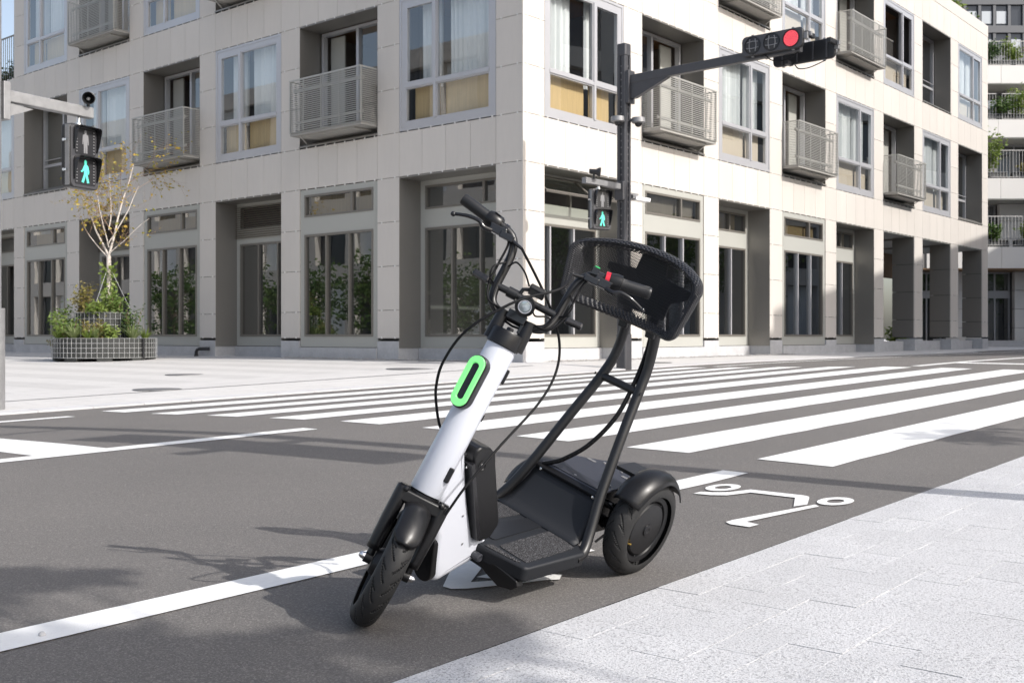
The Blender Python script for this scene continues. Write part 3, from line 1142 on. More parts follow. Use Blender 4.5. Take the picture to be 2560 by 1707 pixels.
for side, P in (('R', PR), ('L', PL)):
    fn = FR if side == 'R' else FL
    T = TYPES[side]
    nb = len(P) - 1
    cb = MB(fn)
    for i, (s0, s1) in enumerate(P):
        top3 = side == 'R' or i <= 6
        ztop = BANDS[2][1] if top3 else BANDS[1][1]
        opn = side == 'R' and i >= 5
        # pillar core and panels
        e0 = s0 + .036 if i == 0 else s0 + .012
        cb.box(e0, s1 - .012, .036, .61, Z(G0) - .02, Z(ztop))
        pb = MB(fn)
        pb.box(s0 + (.0 if i == 0 else .01), s1 - .01, -.012 if i else -.006, .62, ZB - .3, Z(G0) - .06)
        pb.build('pillar_base', M_CONC, apt)
        zs = list(zip(ZG[:-1], ZG[1:])) + [BANDS[0]]
        for k, (f0, f1) in enumerate(FLOORS):
            if k == 1 and not top3:
                break
            zs += [(f0 + ROW * j, f0 + ROW * (j + 1)) for j in range(3)] + [BANDS[k + 1]]
        for (z0, z1) in zs:
            add_panel(side, s0, s1, z0, z1)
            add_clips(side, s0, s1, z1)
        add_clips(side, s0, s1, G0 + .012)
    for i in range(nb):
        s0, s1 = P[i][1], P[i + 1][0]
        top3 = side == 'R' or i < 6
        for k in range(3 if top3 else 2):
            z0, z1 = BANDS[k]
            cb.box(s0 - .012, s1 + .012, .036, .60, Z(z0) + .01, Z(z1) - .004)
            for j in range(4):
                a, b_ = s0 + (s1 - s0) * j / 4, s0 + (s1 - s0) * (j + 1) / 4
                add_panel(side, a, b_, z0, z1, gz0=.005, gz1=.010, gs=.0035)
                add_clips(side, a, b_, z0 + .002, (.14, .62))
                add_clips(side, a, b_, z1, (.14, .62))
        for k in range(2):
            t = T[k + 1][i]
            f0, f1 = FLOORS[k]
            if t == 'W' or t == 'O':
                window_W(side, s0, s1, f0, f1, opened=(t == 'O'))
            elif t == 'B':
                balcony(side, s0, s1, f0, f1)
            elif t == 'F':
                french(side, s0, s1, f0, f1)
        t = T[0][i]
        if t == 'flush':
            shopfront(side, s0, s1, 0.02, t)
        elif t in ('rec', 'louv', 'awn', 'door'):
            lining(side, s0, s1, -.262, G1, .66, sill=False)
            shopfront(side, s0, s1, 0.62, t, lights=3 if not (side == 'R' and i == 4) else 3)
        elif t == 'open':
            # deep clad pillars, soffit; low kerb wall between
            so = MB(fn)
            so.box(s0 - .01, s1 + .01, .03, 3.4, Z(G1) - .03, Z(G1) - .004)
            so.build('soffit', M_INFILL, apt)
            for (sa, sb) in ((s0 - .006, s0 + .006), (s1 - .006, s1 + .006)):
                for (z0, z1) in zip(ZG[:-1], ZG[1:]):
                    rp = MB(fn)
                    rp.box(sa, sb, .034, .74, Z(z0) + .008, Z(z1) - .008 if z1 < G1 else Z(z1) - .034)
                    rp.build('side_panel', M_REVEAL, apt)
            lw = MB(fn)
            lw.box(s0 + .01, s1 - .01, .35, .60, ZB - .1, ZB + .32)
            lw.build('low_wall', M_CONC, apt)
    cb.build('wall', M_JOINT, apt)
    # interior: floors, back wall and cross walls so that rooms are enclosed
    inn = MB(fn)
    send = P[-1][1]
    gl = P[5][0] if side == 'R' else send
    inn.box(P[0][1] if side == 'R' else P[0][0] + 3.6, gl, 3.5, 3.6, ZB, Z(G1))
    inn.box(P[0][1], send, 3.5, 3.6, Z(G1), Z(BANDS[1][1]))
    inn.box(P[0][1], send if side == 'R' else P[6][1], 3.5, 3.6, Z(BANDS[1][1]), Z(BANDS[2][1]))
    for i, (s0, s1) in enumerate(P):
        if i == 0:
            continue
        if side == 'R' and i > 5:
            inn.box(s0 + .2, s1 - .2, .62, 3.5, Z(G1), Z(BANDS[2][1]))
        else:
            inn.box(s0 + .2, s1 - .2, .62, 3.5, ZB, Z(BANDS[2][1] if (side == 'R' or i <= 6) else BANDS[1][1]))
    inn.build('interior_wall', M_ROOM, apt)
    fl = MB(fn)
    for k in range(3):
        z0, z1 = BANDS[k]
        fl.box(P[0][0] + (.62 if side == 'R' else 3.62), send if (k < 2 or side == 'R') else P[6][1], .61, 3.6, Z(z0) + .03, Z(z1) - .2)
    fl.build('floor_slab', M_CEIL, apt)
for side in 'LR':
    clips[side].build('joint_clip', M_CLIP, apt, kind='stuff')
panels.sort(key=lambda t: -t[0])
rest = MB()
for n_, (size, fn, (s0, s1, z0, z1)) in enumerate(panels):
    b = MB(fn)
    b.box(s0, s1, 0.0, 0.03, Z(z0), Z(z1))
    if n_ < 300 and size > 0:
        b.build('facade_panel', M_PANEL, apt)
    else:
        rest.add(b.v, b.f)
rest.build('facade_panel', M_PANEL, apt, kind='stuff')
# corner return of the panels (the arris post) and roofs
b = MB()
b.box(XL - .006, XL + .03, YF - .006, YF + .03, Z(G0), Z(BANDS[2][1]))
b.build('corner_post', M_PANEL, apt)
ZR = Z(BANDS[2][1])
b = MB()
b.box(XL + .04, 44.3, YF + .04, YF + 9, ZR - .12, ZR)
b.box(XL + .04, XL + 9, YF + 9, 33.2, ZR - .12, ZR)
b.box(XL + .04, XL + 9, 33.2, 39.7, Z(BANDS[1][1]) - .12, Z(BANDS[1][1]) - .02)
b.build('roof', M_CONC, apt)
b = MB()
b.box(XL + 9, 44.3, YF + 8.9, YF + 9, ZB, ZR)
b.box(44.28, 44.34, YF + .62, YF + 9, Z(G1), ZR)
b.box(XL + .1, XL + 3.6, 33.12, 33.2, Z(BANDS[1][1]), ZR)
b.build('end_wall', M_PANEL, apt)
b = MB(FR)
b.box(15.9, 44.36, -.008, .3, ZR + .004, ZR + .42)
b.build('parapet', M_PANEL, apt)
b = MB(FR)
b.box(36.0, 38.5, 2.9, 3.4, ZB, Z(G1))
b.build('passage_wall', M_WOODPALE, apt)
b = MB(FR)
b.box(33.6, 44.3, 3.4, 3.5, Z(2.3), Z(G1))
b.build('passage_lintel', M_CEIL, apt)
# terrace rail on the low roof at the left end
b = MB(FL)
zt = Z(BANDS[1][1])
b.box(33.25, 39.7, .08, .11, zt + 1.35, zt + 1.39)
for k in range(48):
    s = 33.3 + k * .135
    b.box(s, s + .014, .088, .102, zt, zt + 1.35)
b.build('terrace_rail', M_BRONZE, apt)
b = MB(FR)
b.box(16.5, 40, 5, 8.8, ZR, ZR + 3.6)
b.build('penthouse', M_PANEL, apt)
# small fittings on the walls
b = MB(FL)
b.box(19.59, 19.60 + .05, .34, .46, Z(.27), Z(.46))
b.build('intercom', M_ALU, apt, bevel=.008)
pp = thing('drain_pipe', (XL - .2, 23.2, ZB), 'short black drain elbow rising from the paving at the plinth', 'pipe')
b = MB()
b.tube([(XL - .22, 23.25, ZB - .02), (XL - .22, 23.25, ZB + .10), (XL - .215, 23.22, ZB + .15), (XL - .19, 23.16, ZB + .175), (XL - .02, 22.98, ZB + .18)], .042, 12)
b.build('elbow', M_BLACK, pp, smooth=50)
b = MB()
b.cyl((XL - .22, 23.25, ZB - .02), (XL - .22, 23.25, ZB + .04), .055)
b.build('collar', M_BLACK, pp, smooth=40)
# strip of gravel along the wall foot
gv = MB()
for i in range(1500):
    if rng.random() < .62:
        x, y = rng.uniform(16.55, 27), YF + rng.uniform(-.22, .58 if False else -.055)
    else:
        x, y = XL + rng.uniform(-.22, -.055), rng.uniform(13.7, 20)
    r = rng.uniform(.018, .045)
    z = pz(x, y)
    a = rng.uniform(0, 6)
    vs = [(x + r * math.cos(a + t), y + r * math.sin(a + t), z + rng.uniform(-.005, .012)) for t in (0, 1.6, 3.1, 4.7)] + [(x + r * .2, y, z + r * rng.uniform(.5, .9))]
    gv.add(vs, [(0, 1, 4), (1, 2, 4), (2, 3, 4), (3, 0, 4)])
g = gv.build('gravel', M_GRAVEL, kind='stuff')
g['label'] = 'strip of loose grey gravel along the foot of the wall'

# ------------------------------------------------------------------ foliage helpers
def leaves(b, pts, size, flatness=0.5, aspect=1.8, var=0.35):
    """leaf-sized folded quads at pts"""
    for p in pts:
        s = size * (1 + var * rng.uniform(-1, 1))
        d = Vector(rng.normal(0, 1, 3))
        d.z = d.z * flatness - 0.25
        d.normalize()
        n = Vector(rng.normal(0, 1, 3))
        n = (n - d * n.dot(d)).normalized()
        up = d.cross(n)
        p = Vector(p)
        w = s / aspect / 2
        a, c = p, p + d * s
        m = p + d * s * .5
        b.add([a, m + n * w + up * w * .25, c, m - n * w + up * w * .25], [(0, 1, 2, 3)])


def blob_pts(c, r, n, shell=0.4):
    out = []
    c = np.array(c)
    for _ in range(n):
        v = rng.normal(0, 1, 3)
        v /= np.linalg.norm(v)
        k = (shell + (1 - shell) * rng.random()) if rng.random() < .8 else rng.random()
        out.append(c + v * np.array(r) * k)
    return out


def shrub(name, loc, r, h, n, size, m, label, cat='shrub', group=None, stems=5, aspect=2.0):
    x, y, z = loc
    t = thing(name, loc, label, cat, group)
    b = MB()
    s = MB()
    cs = []
    for k in range(stems):
        a = rng.uniform(0, 6.28)
        q = rng.random() ** .5 * r * .8
        tip = (x + q * math.cos(a), y + q * math.sin(a), z + h * rng.uniform(.5, 1))
        s.tube([(x + q * .3 * math.cos(a), y + q * .3 * math.sin(a), z), tip], [.008, .003], 5)
        cs.append(tip)
    for k in range(n):
        c = cs[rng.integers(len(cs))]
        f = rng.uniform(.25, 1.05)
        p = (x + (c[0] - x) * f + rng.normal(0, r * .22), y + (c[1] - y) * f + rng.normal(0, r * .22), z + (c[2] - z) * f + rng.normal(0, h * .10))
        leaves(b, [p], size, aspect=aspect)
    s.build('stem', M_TWIG, t)
    b.build('foliage', m, t)
    return t


def tuft(name, loc, h, n, m, label, cat='plant', group=None, w=.018):
    x, y, z = loc
    t = thing(name, loc, label, cat, group)
    b = MB()
    for k in range(n):
        a = rng.uniform(0, 6.28)
        L = h * rng.uniform(.6, 1.15)
        out = rng.uniform(.25, .95)
        pts = []
        for i in range(5):
            q = i / 4
            rr = L * out * q
            zz = L * (q * 1.15 - .75 * out * q * q)
            ww = w * (1 - q) ** .6
            pts.append((rr, zz, ww))
        vs = []
        for rr, zz, ww in pts:
            cx, cy = x + rr * math.cos(a), y + rr * math.sin(a)
            vs += [(cx - ww * math.sin(a), cy + ww * math.cos(a), z + zz), (cx + ww * math.sin(a), cy - ww * math.cos(a), z + zz)]
        b.add(vs, [(2 * i, 2 * i + 1, 2 * i + 3, 2 * i + 2) for i in range(4)])
    b.build('blade', m, t, kind='stuff')
    return t


def tree(name, loc, H, crown, rc, nclump, nleaf, lsize, label, m=None, group='street trees across the road', tr=.09):
    x, y, z = loc
    t = thing(name, loc, label, 'tree', group)
    tb = MB()
    top = Vector(crown)
    tb.tube([(x, y, z), (x + .05, y - .03, z + H * .3), tuple(top - Vector((0, 0, rc[2] * .2)))], [tr, tr * .7, tr * .3], 9, smooth=5)
    lb = MB()
    for k in range(nclump):
        v = rng.normal(0, 1, 3)
        v /= np.linalg.norm(v)
        c = np.array(crown) + v * np.array(rc) * rng.uniform(.35, 1)
        base = Vector((x, y, z + H * rng.uniform(.3, .6)))
        mid = base.lerp(Vector(c), .5) + Vector((0, 0, .1))
        tb.tube([base, mid, Vector(c)], [tr * .35, tr * .2, .008], 5)
        q = rng.uniform(.22, .42) * min(rc) * 1.2
        leaves(lb, blob_pts(c, (q * 1.3, q * 1.3, q * .8), nleaf, .2), lsize)
    tb.build('trunk', M_BROWN, t, smooth=60)
    lb.build('crown', m or M_LGRN, t)
    return t


# ------------------------------------------------------------------ terraced block beyond the corner building
FWD = Vector((ER[1], ER[0] * 0 + 0.6419, 0))
FWD = Vector((0.76684, 0.64186, 0))
RGT = Vector((0.64186, -0.76684, 0))


def FT(p):
    w = FWD * p[1] + RGT * p[0]
    return (w.x, w.y, p[2])


ter = thing('terraced_building', FT((24, 50, ZB)), 'pale terraced apartment block with planted balconies behind the corner building', 'building')
LV = [(49.0, 3.99, 3.02), (53.0, 7.65, 6.65), (57.0, 11.3, 10.36), (60.5, 15.0, 14.0)]
A0, A1 = 18.5, 40.0
lvz = 0
core = MB(FT)
for k, (d, zt, zb) in enumerate(LV):
    x = A0 + .15
    i = 0
    while x < A1:
        w = (1.66, 1.72, 1.75)[i % 3]
        b = MB(FT)
        b.box(x + .008, x + w - .008, d, d + .06, Z(zb) + .01, Z(zt))
        b.build('fascia_panel', M_PANELB, ter)
        x += w
        i += 1
    core.box(A0, A1, d + .061, d + 7, Z(zb) + .02, Z(zt) - .06)
    b = MB(FT)
    b.box(A0, A1, d + .02, d + 2.6, Z(zb) - .04, Z(zb) + .008)
    b.build('soffit', M_CEIL if k == 0 else M_INFILL, ter)
    # back wall of the storey below this slab
    zf = ZB if k == 0 else Z(LV[k - 1][1])
    xs = A0 + .1
    j = 0
    while xs < A1 - 3:
        ww = 2.1 if k else 1.55
        pb = MB(FT)
        rows = 4 if k == 0 else 3
        for q in range(rows):
            h = (Z(zb) - .05 - zf) / rows
            pb.box(xs + ww, xs + ww + 1.65, d + 1.6, d + 1.9, zf + q * h + .01, zf + (q + 1) * h - .01)
        pb.build('wall', M_PANELB, ter)
        wf = MB(FT)
        bars(wf, xs, xs + ww, zf + .1, Z(zb) - .05, .07, d + 2.1, d + 2.2)
        wf.box(xs + ww * .52, xs + ww * .52 + .07, d + 2.1, d + 2.2, zf + .17, Z(zb) - .12)
        if k == 0:
            wf.box(xs + .07, xs + ww - .07, d + 2.09, d + 2.2, zf + 2.25, zf + 2.6)
        wo = wf.build('window', M_ALU, ter)
        p = MB(FT)
        p.quad((xs + .05, d + 2.15, zf + .15), (xs + ww - .05, d + 2.15, zf + .15), (xs + ww - .05, d + 2.15, Z(zb) - .1), (xs + .05, d + 2.15, Z(zb) - .1))
        p.build('pane', M_SHOP, wo)
        xs += ww + 1.65
        j += 1
    core.box(A0, A1, d + 3.2, d + 3.4, zf, Z(zb) + .02)
    core.box(A0, A0 + .1, d + .5, d + 3.2, zf, Z(zb) + .02)
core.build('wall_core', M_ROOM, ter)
b = MB(FT)
b.box(A0, A1, 49.5, 50.2, ZB - .3, ZB + .28)
b.build('low_wall', M_CONC, ter)
for k, (d, zt, zb) in enumerate(LV):
    z0 = Z(zt)
    rb = MB(FT)
    x = A0 + .2
    while x < A0 + 12:
        rb.box(x, x + 2.05, d + .25, d + .28, z0 + 1.38, z0 + 1.42)
        rb.box(x, x + 2.05, d + .25, d + .28, z0 + .08, z0 + .11)
        for q in range(14):
            rb.box(x + q * .155, x + q * .155 + .016, d + .255, d + .275, z0 + .11, z0 + 1.38)
        x += 2.35
    rb.build('terrace_rail', mat('rail_paint', (.50, .49, .47), .5), ter)
plants = [(21.75, 0, .55, .75, M_LGRN, 'leftmost, beside the building corner'), (23.6, 0, .6, 1.1, M_LLIME, 'middle'), (25.4, 0, .6, .9, M_LGRN, 'rightmost'),
          (23.5, 1, .8, 1.9, M_LLIME, 'left'), (25.3, 1, .5, .6, M_LRUST, 'right'),
          (25.8, 2, .75, 1.05, M_LGRN, 'left, beside the building corner'), (26.7, 2, .7, 1.5, M_LLIME, 'middle'), (28.4, 2, .75, 1.2, M_LGRN, 'right'),
          (26.7, 3, .6, 1.2, M_LDARK, 'leftmost, near the roof edge'), (28.0, 3, .7, 1.2, M_LLIME, 'middle'), (29.4, 3, .6, .9, M_LRUST, 'right')]
tl = ['first', 'second', 'third', 'fourth']
for (a, k, r, h, m, where) in plants:
    d, zt, zb = LV[k]
    p = FT((a, d + .0 + .5, Z(zt)))
    desc = {'green_leaf': 'mid green', 'lime_leaf': 'light green', 'rusty_leaf': 'brownish', 'dark_leaf': 'dark green'}[m.name]
    bx = thing('planter_box', p, 'dark mesh planter box, %s shrub, %s, %s terrace' % (desc, where, tl[k]), 'planter', 'planter boxes on the terraces')
    b = MB(FT)
    b.box(a - .75, a + .75, d + .28 + .02, d + .72, Z(zt) - .02, Z(zt) + .34)
    b.build('liner', M_POT, bx)
    b = MB(FT)
    for q in range(11):
        b.box(a - .76 + q * .15, a - .752 + q * .15, d + .285, d + .293, Z(zt), Z(zt) + .36)
    for q in range(3):
        b.box(a - .76, a + .76, d + .28, d + .285, Z(zt) + q * .17, Z(zt) + q * .17 + .012)
    b.build('mesh_cage', M_WIRE, bx)
    shrub('shrub', (p[0], p[1], Z(zt) + .3), r, h, 900, .17, m, '%s shrub, %s on the %s terrace of the block behind' % (desc, where, tl[k]), group='shrubs on the terraces', stems=9)
# roof planting at the right end of the corner building
for (x, y, r, h, m, lab) in ((42.2, 13.7, .8, 1.2, M_LLIME, 'light green bush leaning over the roof edge of the corner building'), (43.7, 13.8, .6, .5, M_LGRN, 'low dark green plant at the roof end of the corner building')):
    shrub('roof_shrub', (x, y, ZR + .3), r, h, 500, .16, m, lab, group='plants on the roof edge', stems=10)
for (s, h, lab) in ((33.7, .9, 'dark green bush behind the terrace rail nearest the pillar'), (34.8, .8, 'dark green bush behind the terrace rail further left')):
    shrub('terrace_shrub', (XL + .6, s, Z(BANDS[1][1])), .6, h, 500, .13, M_LDARK, lab, group='bushes behind the terrace rail', stems=9)
# greenery in the open passage
for (x, y, r, h, lab) in ((38.9, 18.5, .9, 2.6, 'tall green plant seen through the passage between the pillars'), (39.6, 17.6, .5, .7, 'low green plant at the foot of the passage'), (43.3, 16.2, .5, .9, 'bright green plant between the last two pillars'), (42.0, 19.5, .9, 2.4, 'green bush deep in the open passage')):
    shrub('passage_plant', (x, y, ZB), r, h, 600, .16, M_LGRN if h > 1 else M_LLIME, lab, group='plants in the passage', stems=12)

tow = thing('glass_tower', FT((66, 140, ZB)), 'dark glass tower with a grid of panes far behind the terraces', 'building')
b = MB(FT)
b.box(56, 90, 140, 160, ZB, 75)
b.build('body', M_TOWER, tow)
b = MB(FT)
for i in range(18):
    b.box(56 + i * 1.9, 56.35 + i * 1.9, 139.7, 139.99, 20, 75)
b.build('mullion', M_TOWERF, tow)
for i in range(6):
    b = MB(FT)
    b.box(56, 90, 139.6, 139.98, 36 + i * 3.6, 36.9 + i * 3.6)
    b.build('floor_band', M_TOWERF, tow)
wnb = MB(FT)
for i in range(17):
    for j in range(5):
        if rng.random() < .55:
            wnb.box(56.5 + i * 1.9, 57.75 + i * 1.9, 139.88, 139.95, 37.2 + j * 3.6, 38.8 + j * 3.6)
wnb.build('window', mat('tower_pale', (.5, .53, .56), .3), tow, kind='stuff')


# ------------------------------------------------------------------ buildings across the streets (mirrored in the glass)
def block(name, label, fnb, length, nb, nf, fz, depth, ground_dark=True):
    t = thing(name, fnb((length / 2, 0, ZB)), label, 'building')
    w = MB(fnb)
    bl = length / nb
    w.box(0, length, .5, depth, ZB, ZB + 4.1 + nf * fz)
    w.build('core', M_ROOM, t)
    bd = MB(fnb)
    for k in range(nf + 1):
        bd.box(0, length, 0, .51, ZB + 3.5 + k * fz, ZB + 4.5 + k * fz)
    for i in range(nb + 1):
        bd.box(i * bl - .4, i * bl + .4, .01, .52, ZB, ZB + 4 + nf * fz)
    bd.build('wall', M_PANEL, t)
    for k in range(nf + 1):
        for i in range(nb):
            zz = (ZB + .3, ZB + 3.45) if k == 0 else (ZB + 4.5 + (k - 1) * fz + .02, ZB + 3.5 + k * fz - .02)
            q = MB(fnb)
            q.box(i * bl + .42, i * bl + bl - .42, .44, .49, zz[0], zz[1])
            q.box(i * bl + bl * .6, i * bl + bl * .6 + .1, .40, .439, zz[0], zz[1])
            o = q.build('window', M_TOWER if (i + k) % 3 else M_CURT, t)
    return t


block('apartment_building', 'pale apartment block across the side street, mirrored in the shaded windows', lambda p: (-9 - p[1], 26 + p[0], p[2]), 60, 18, 3, 3.7, 12)
c14, s14 = math.cos(R(14)), math.sin(R(14))
block('apartment_building', 'pale apartment block across the main street, mirrored in the sunlit windows', lambda p: (29.4 + p[0] * c14 + p[1] * s14, -10.2 + p[0] * s14 - p[1] * c14, p[2]), 48, 14, 4, (18.0 + .8 - ZB - 4.5) / 4, 11)
for (x, y, H, r) in ((27, -3.6, 6.6, 2.1), (33, -3.2, 6.4, 2.2), (39, -3.0, 6.8, 2.2), (46, -2.4, 6.6, 2.2), (54, -2, 7, 2.3), (21.5, -4.6, 5.6, 1.8)):
    tree('street_tree', (x, y, gz(x, 1.8)), H, (x, y, gz(x, 1.8) + H * .62), (r, r, H * .36), 34, 60, .22, 'broad green street tree across the main street, mirrored in the shop windows', m=M_LPLANT)
for (x, y, H, r) in ((-4.5, 30, 5.4, 2.0), (-4.8, 34.5, 5, 1.9), (-4.5, 39, 5.6, 2.1), (-4.6, 44, 5.2, 2.0), (-4.0, 49.5, 5.6, 2.1), (-4.4, 56, 5.4, 2.1)):
    tree('street_tree', (x, y, pz(x, y)), H, (x, y, pz(x, y) + H * .54), (r, r, H * .42), 40, 60, .22, 'green street tree across the side street, mirrored in the shaded shop windows', group='street trees across the side street')
rng = np.random.default_rng(21)
# trees standing on the near pavement beside the photographer: their shade falls on the road
tree('street_tree', (2.3, -5.2, gz(2.3, 1.8)), 6.0, (2.06, -4.72, 5.0), (1.08, .62, .46), 60, 62, .15, 'green street tree on the near pavement, its shade dappling the road left of the scooter', group='street trees on the near pavement', tr=.07)
tree('street_tree', (1.9, -3.0, gz(1.9, 1.8)), 5.4, (2.36, -3.2, 5.0), (.44, .22, .2), 18, 60, .13, 'slim green street tree on the near pavement, its shade falling at the left edge', group='street trees on the near pavement', tr=.03)
tree('street_tree', (9.4, -4.7, gz(9, 1.8)), 6.2, (9.0, -4.6, 5.1), (1.05, .9, .55), 12, 22, .16, 'green street tree on the near pavement, its shade touching the crosswalk', group='street trees on the near pavement', tr=.07)


# ------------------------------------------------------------------ signal poles, lights
def slotted_pole(t, x, y, z0, z1, w, m, rot=0.0):
    """square aluminium mast with rounded edges and T-slots"""
    c, s = math.cos(rot), math.sin(rot)
    h = w / 2
    k = .022
    half = [(-h, -h + k), (-h + k, -h), (-.022, -h), (-.022, -h + .02), (.022, -h + .02), (.022, -h), (h - k, -h), (h, -h + k)]
    poly = []
    for q in range(4):
        a = q * PI / 2
        for px, py in half[1:7]:
            poly.append((px * math.cos(a) - py * math.sin(a), px * math.sin(a) + py * math.cos(a)))
    b = MB()
    b.prism(poly, lambda px, py, tt: (x + px * c - py * s, y + px * s + py * c, tt), z0, z1)
    b.build('mast', m, t)
    b = MB()
    sq = [(-h + k, -h), (h - k, -h), (h, -h + k), (h, h - k), (h - k, h), (-h + k, h), (-h, h - k), (-h, -h + k)]
    b.prism(sq, lambda px, py, tt: (x + px * c - py * s, y + px * s + py * c, tt), z1 + .001, z1 + .22)
    b.build('mast_cap', m, t, bevel=.02)
    b = MB()
    b.prism([(px * 1.12, py * 1.12) for px, py in sq], lambda px, py, tt: (x + px * c - py * s, y + px * s + py * c, tt), z0 - .02, z0 + .62)
    b.build('base_cover', m, t, bevel=.01)
    hb = MB()
    for i in range(int((z1 - 1) / .12)):
        for dx, dy in ((0, -h + .019), (-h + .019, 0)):
            hb.obox((x + dx * c - dy * s, y + dx * s + dy * c, z0 + .8 + i * .12), (.009, 0, 0), (0, .009, 0), (0, 0, .012))
    hb.build('slot_hole', M_GALV, t)


FIGX = [(-.03, .27), (.0, .30), (.035, .27), (.035, .22), (.02, .19), (.075, .14), (.10, .0), (.085, -.06), (.065, -.06), (.06, .02), (.045, .05), (.05, -.06), (.10, -.27), (.045, -.28), (.005, -.09), (-.05, -.28), (-.105, -.265), (-.04, -.06), (-.035, .04), (-.085, -.015), (-.125, -.015), (-.125, .01), (-.09, .03), (-.04, .15), (-.02, .19), (-.035, .22)]
STAND = [(-.03, .27), (0, .30), (.03, .27), (.03, .22), (.02, .19), (.07, .17), (.085, .0), (.085, -.07), (.062, -.07), (.055, .06), (.05, -.05), (.05, -.29), (.008, -.29), (.0, -.07), (-.008, -.29), (-.05, -.29), (-.05, -.05), (-.055, .06), (-.062, -.07), (-.085, -.07), (-.085, 0), (-.07, .17), (-.02, .19), (-.03, .22)]


def rrect(w, h, r, n=5):
    p = []
    for cx, cy, a0 in ((w / 2 - r, h / 2 - r, 0), (-w / 2 + r, h / 2 - r, 90), (-w / 2 + r, -h / 2 + r, 180), (w / 2 - r, -h / 2 + r, 270)):
        for i in range(n + 1):
            a = R(a0 + 90 * i / n)
            p.append((cx + r * math.cos(a), cy + r * math.sin(a)))
    return p


def ped_signal(c, ang, label, hang):
    """two-lamp pedestrian light; faces -Y turned by ang"""
    ca, sa = math.cos(ang), math.sin(ang)

    def F(x, z, d):          # x to the viewer's right, d towards the viewer
        return (c[0] + x * ca + d * sa, c[1] + x * sa - d * ca, c[2] + z)
    t = thing('pedestrian_signal', c, label, 'pedestrian light', 'pedestrian lights at the crossing')
    b = MB()
    b.prism(rrect(.42, .70, .05), F, -.125, 0)
    b.build('housing', M_BLACK, t, bevel=.012, smooth=40)
    b = MB()
    b.prism(rrect(.40, .68, .045), F, .001, .012)
    b.build('face_plate', M_POLE, t, bevel=.004)
    b = MB()
    b.obox(F(-.213, 0, -.035), Vector(F(.002, 0, 0)) - Vector(F(0, 0, 0)), (0, 0, .33), (Vector(F(0, 0, .03)) - Vector(F(0, 0, 0))))
    b.build('edge_trim', M_GALV, t)
    for zc, fig, m in ((.165, STAND, M_GREYMAN), (-.165, FIGX, M_GREENMAN)):
        b = MB()
        b.prism(rrect(.30, .29, .02), lambda x, z, d: F(x, z + zc, d), .012, .016)
        lo = b.build('lens', M_LENS, t)
        b = MB()
        k = .47
        b.prism([(x * k * 1.15, z * k * .93) for x, z in fig], lambda x, z, d: F(x, z + zc, d), .017, .020)
        b.build('figure', m, lo)
        dt = MB()
        for sx in (-.125, .125):
            for q in range(8):
                dt.obox(F(sx, zc - .115 + q * .033, .018), Vector(F(.009, 0, 0)) - Vector(F(0, 0, 0)), (0, 0, .005), (Vector(F(0, 0, .002)) - Vector(F(0, 0, 0))))
        dt.build('countdown_dot', M_GREYMAN, lo)
        hd = MB()
        prof = [(-.172, -.10, .018), (-.174, -.02, .045), (-.174, .10, .075), (-.168, .142, .085), (-.150, .160, .09), (0, .163, .092), (.150, .160, .09), (.168, .142, .085), (.174, .10, .075), (.174, -.02, .045), (.172, -.10, .018)]
        rows = [[F(x, z + zc, .012), F(x, z + zc, .012 + ln), F(x * .965, (z - .006 if z > .12 else z) + zc, .012 + ln), F(x * .955, (z - .008 if z > .12 else z) + zc, .012)] for x, z, ln in prof]
        hd.grid(rows)
        hd.build('visor', M_BLKGLOSS, t, smooth=40)
    b = MB()
    for zc in (.16, -.165):
        b.cyl(F(-.215, zc, -.06), F(-.245, zc, -.06), .016)
        b.obox(F(-.235, zc, -.04), Vector(F(.006, 0, 0)) - Vector(F(0, 0, 0)), (0, 0, .012), (Vector(F(0, 0, .02)) - Vector(F(0, 0, 0))))
    b.build('latch', M_CHROME, t)
    b = MB()
    b.cyl(F(-.02, .35, -.06), F(-.02, .36 + hang, -.06), .022)
    b.cyl(F(-.02, .352, -.07), F(-.02, .372, -.07), .045)
    b.build('hanger', M_CHROME, t, smooth=40)
    return t, F


def horn(c, dirv, label, r=.085):
    t = thing('loudspeaker', c, label, 'loudspeaker', 'horn loudspeakers on the signal arms')
    d = Vector(dirv).normalized()
    b = MB()
    b.lathe([(-.16, 1e-4), (-.16, r * .55), (-.05, r * .6), (0, r), (.035, r * 1.02), (.037, r * .95), (.0, r * .88), (-.08, r * .35), (-.08, 1e-4)], c, d, 28)
    b.build('horn', M_BLACK, t, smooth=50)
    b = MB()
    b.lathe([(-.08, .02), (-.02, .018), (-.012, 1e-4)], c, d, 14)
    b.build('driver', M_GALV, t, smooth=50)
    b = MB()
    cc = Vector(c) - d * .08
    b.cyl(cc - Vector((0, 0, r * .5)), cc - Vector((0, 0, r + .05)), .018)
    b.build('foot', M_BLACK, t)
    return t


PX, PY = 16.12, 10.9
pz0 = pz(PX, PY + .1) - .02
sp1 = thing('signal_pole', (PX, PY, pz0), 'dark grey slotted signal mast with a long arm beside the building corner', 'signal pole', 'signal poles at the junction')
slotted_pole(sp1, PX, PY, pz0, Z(4.95), .195, M_POLE, R(0))
AZ_ = Z(4.52)
b = MB()
b.prism(rrect(.11, .15, .012, 2), lambda x, z, d: (PX + x, PY - .16 - d, AZ_ + z + d * .012), 0, 3.2)
b.build('arm', M_POLE, sp1)
b = MB()
b.box(PX - .10, PX + .10, PY - .17, PY - .10, AZ_ - .42, AZ_ + .16)
b.build('arm_clamp', M_POLE, sp1, bevel=.012)
b = MB()
b.prism([(0, -.06), (.78, -.06), (.75, -.085), (.10, -.34), (0, -.34)], lambda d, z, t_: (PX + t_, PY - .16 - d, AZ_ + z), -.045, .045)
b.build('gusset', M_POLE, sp1)
b = MB()
A2 = Z(2.63)
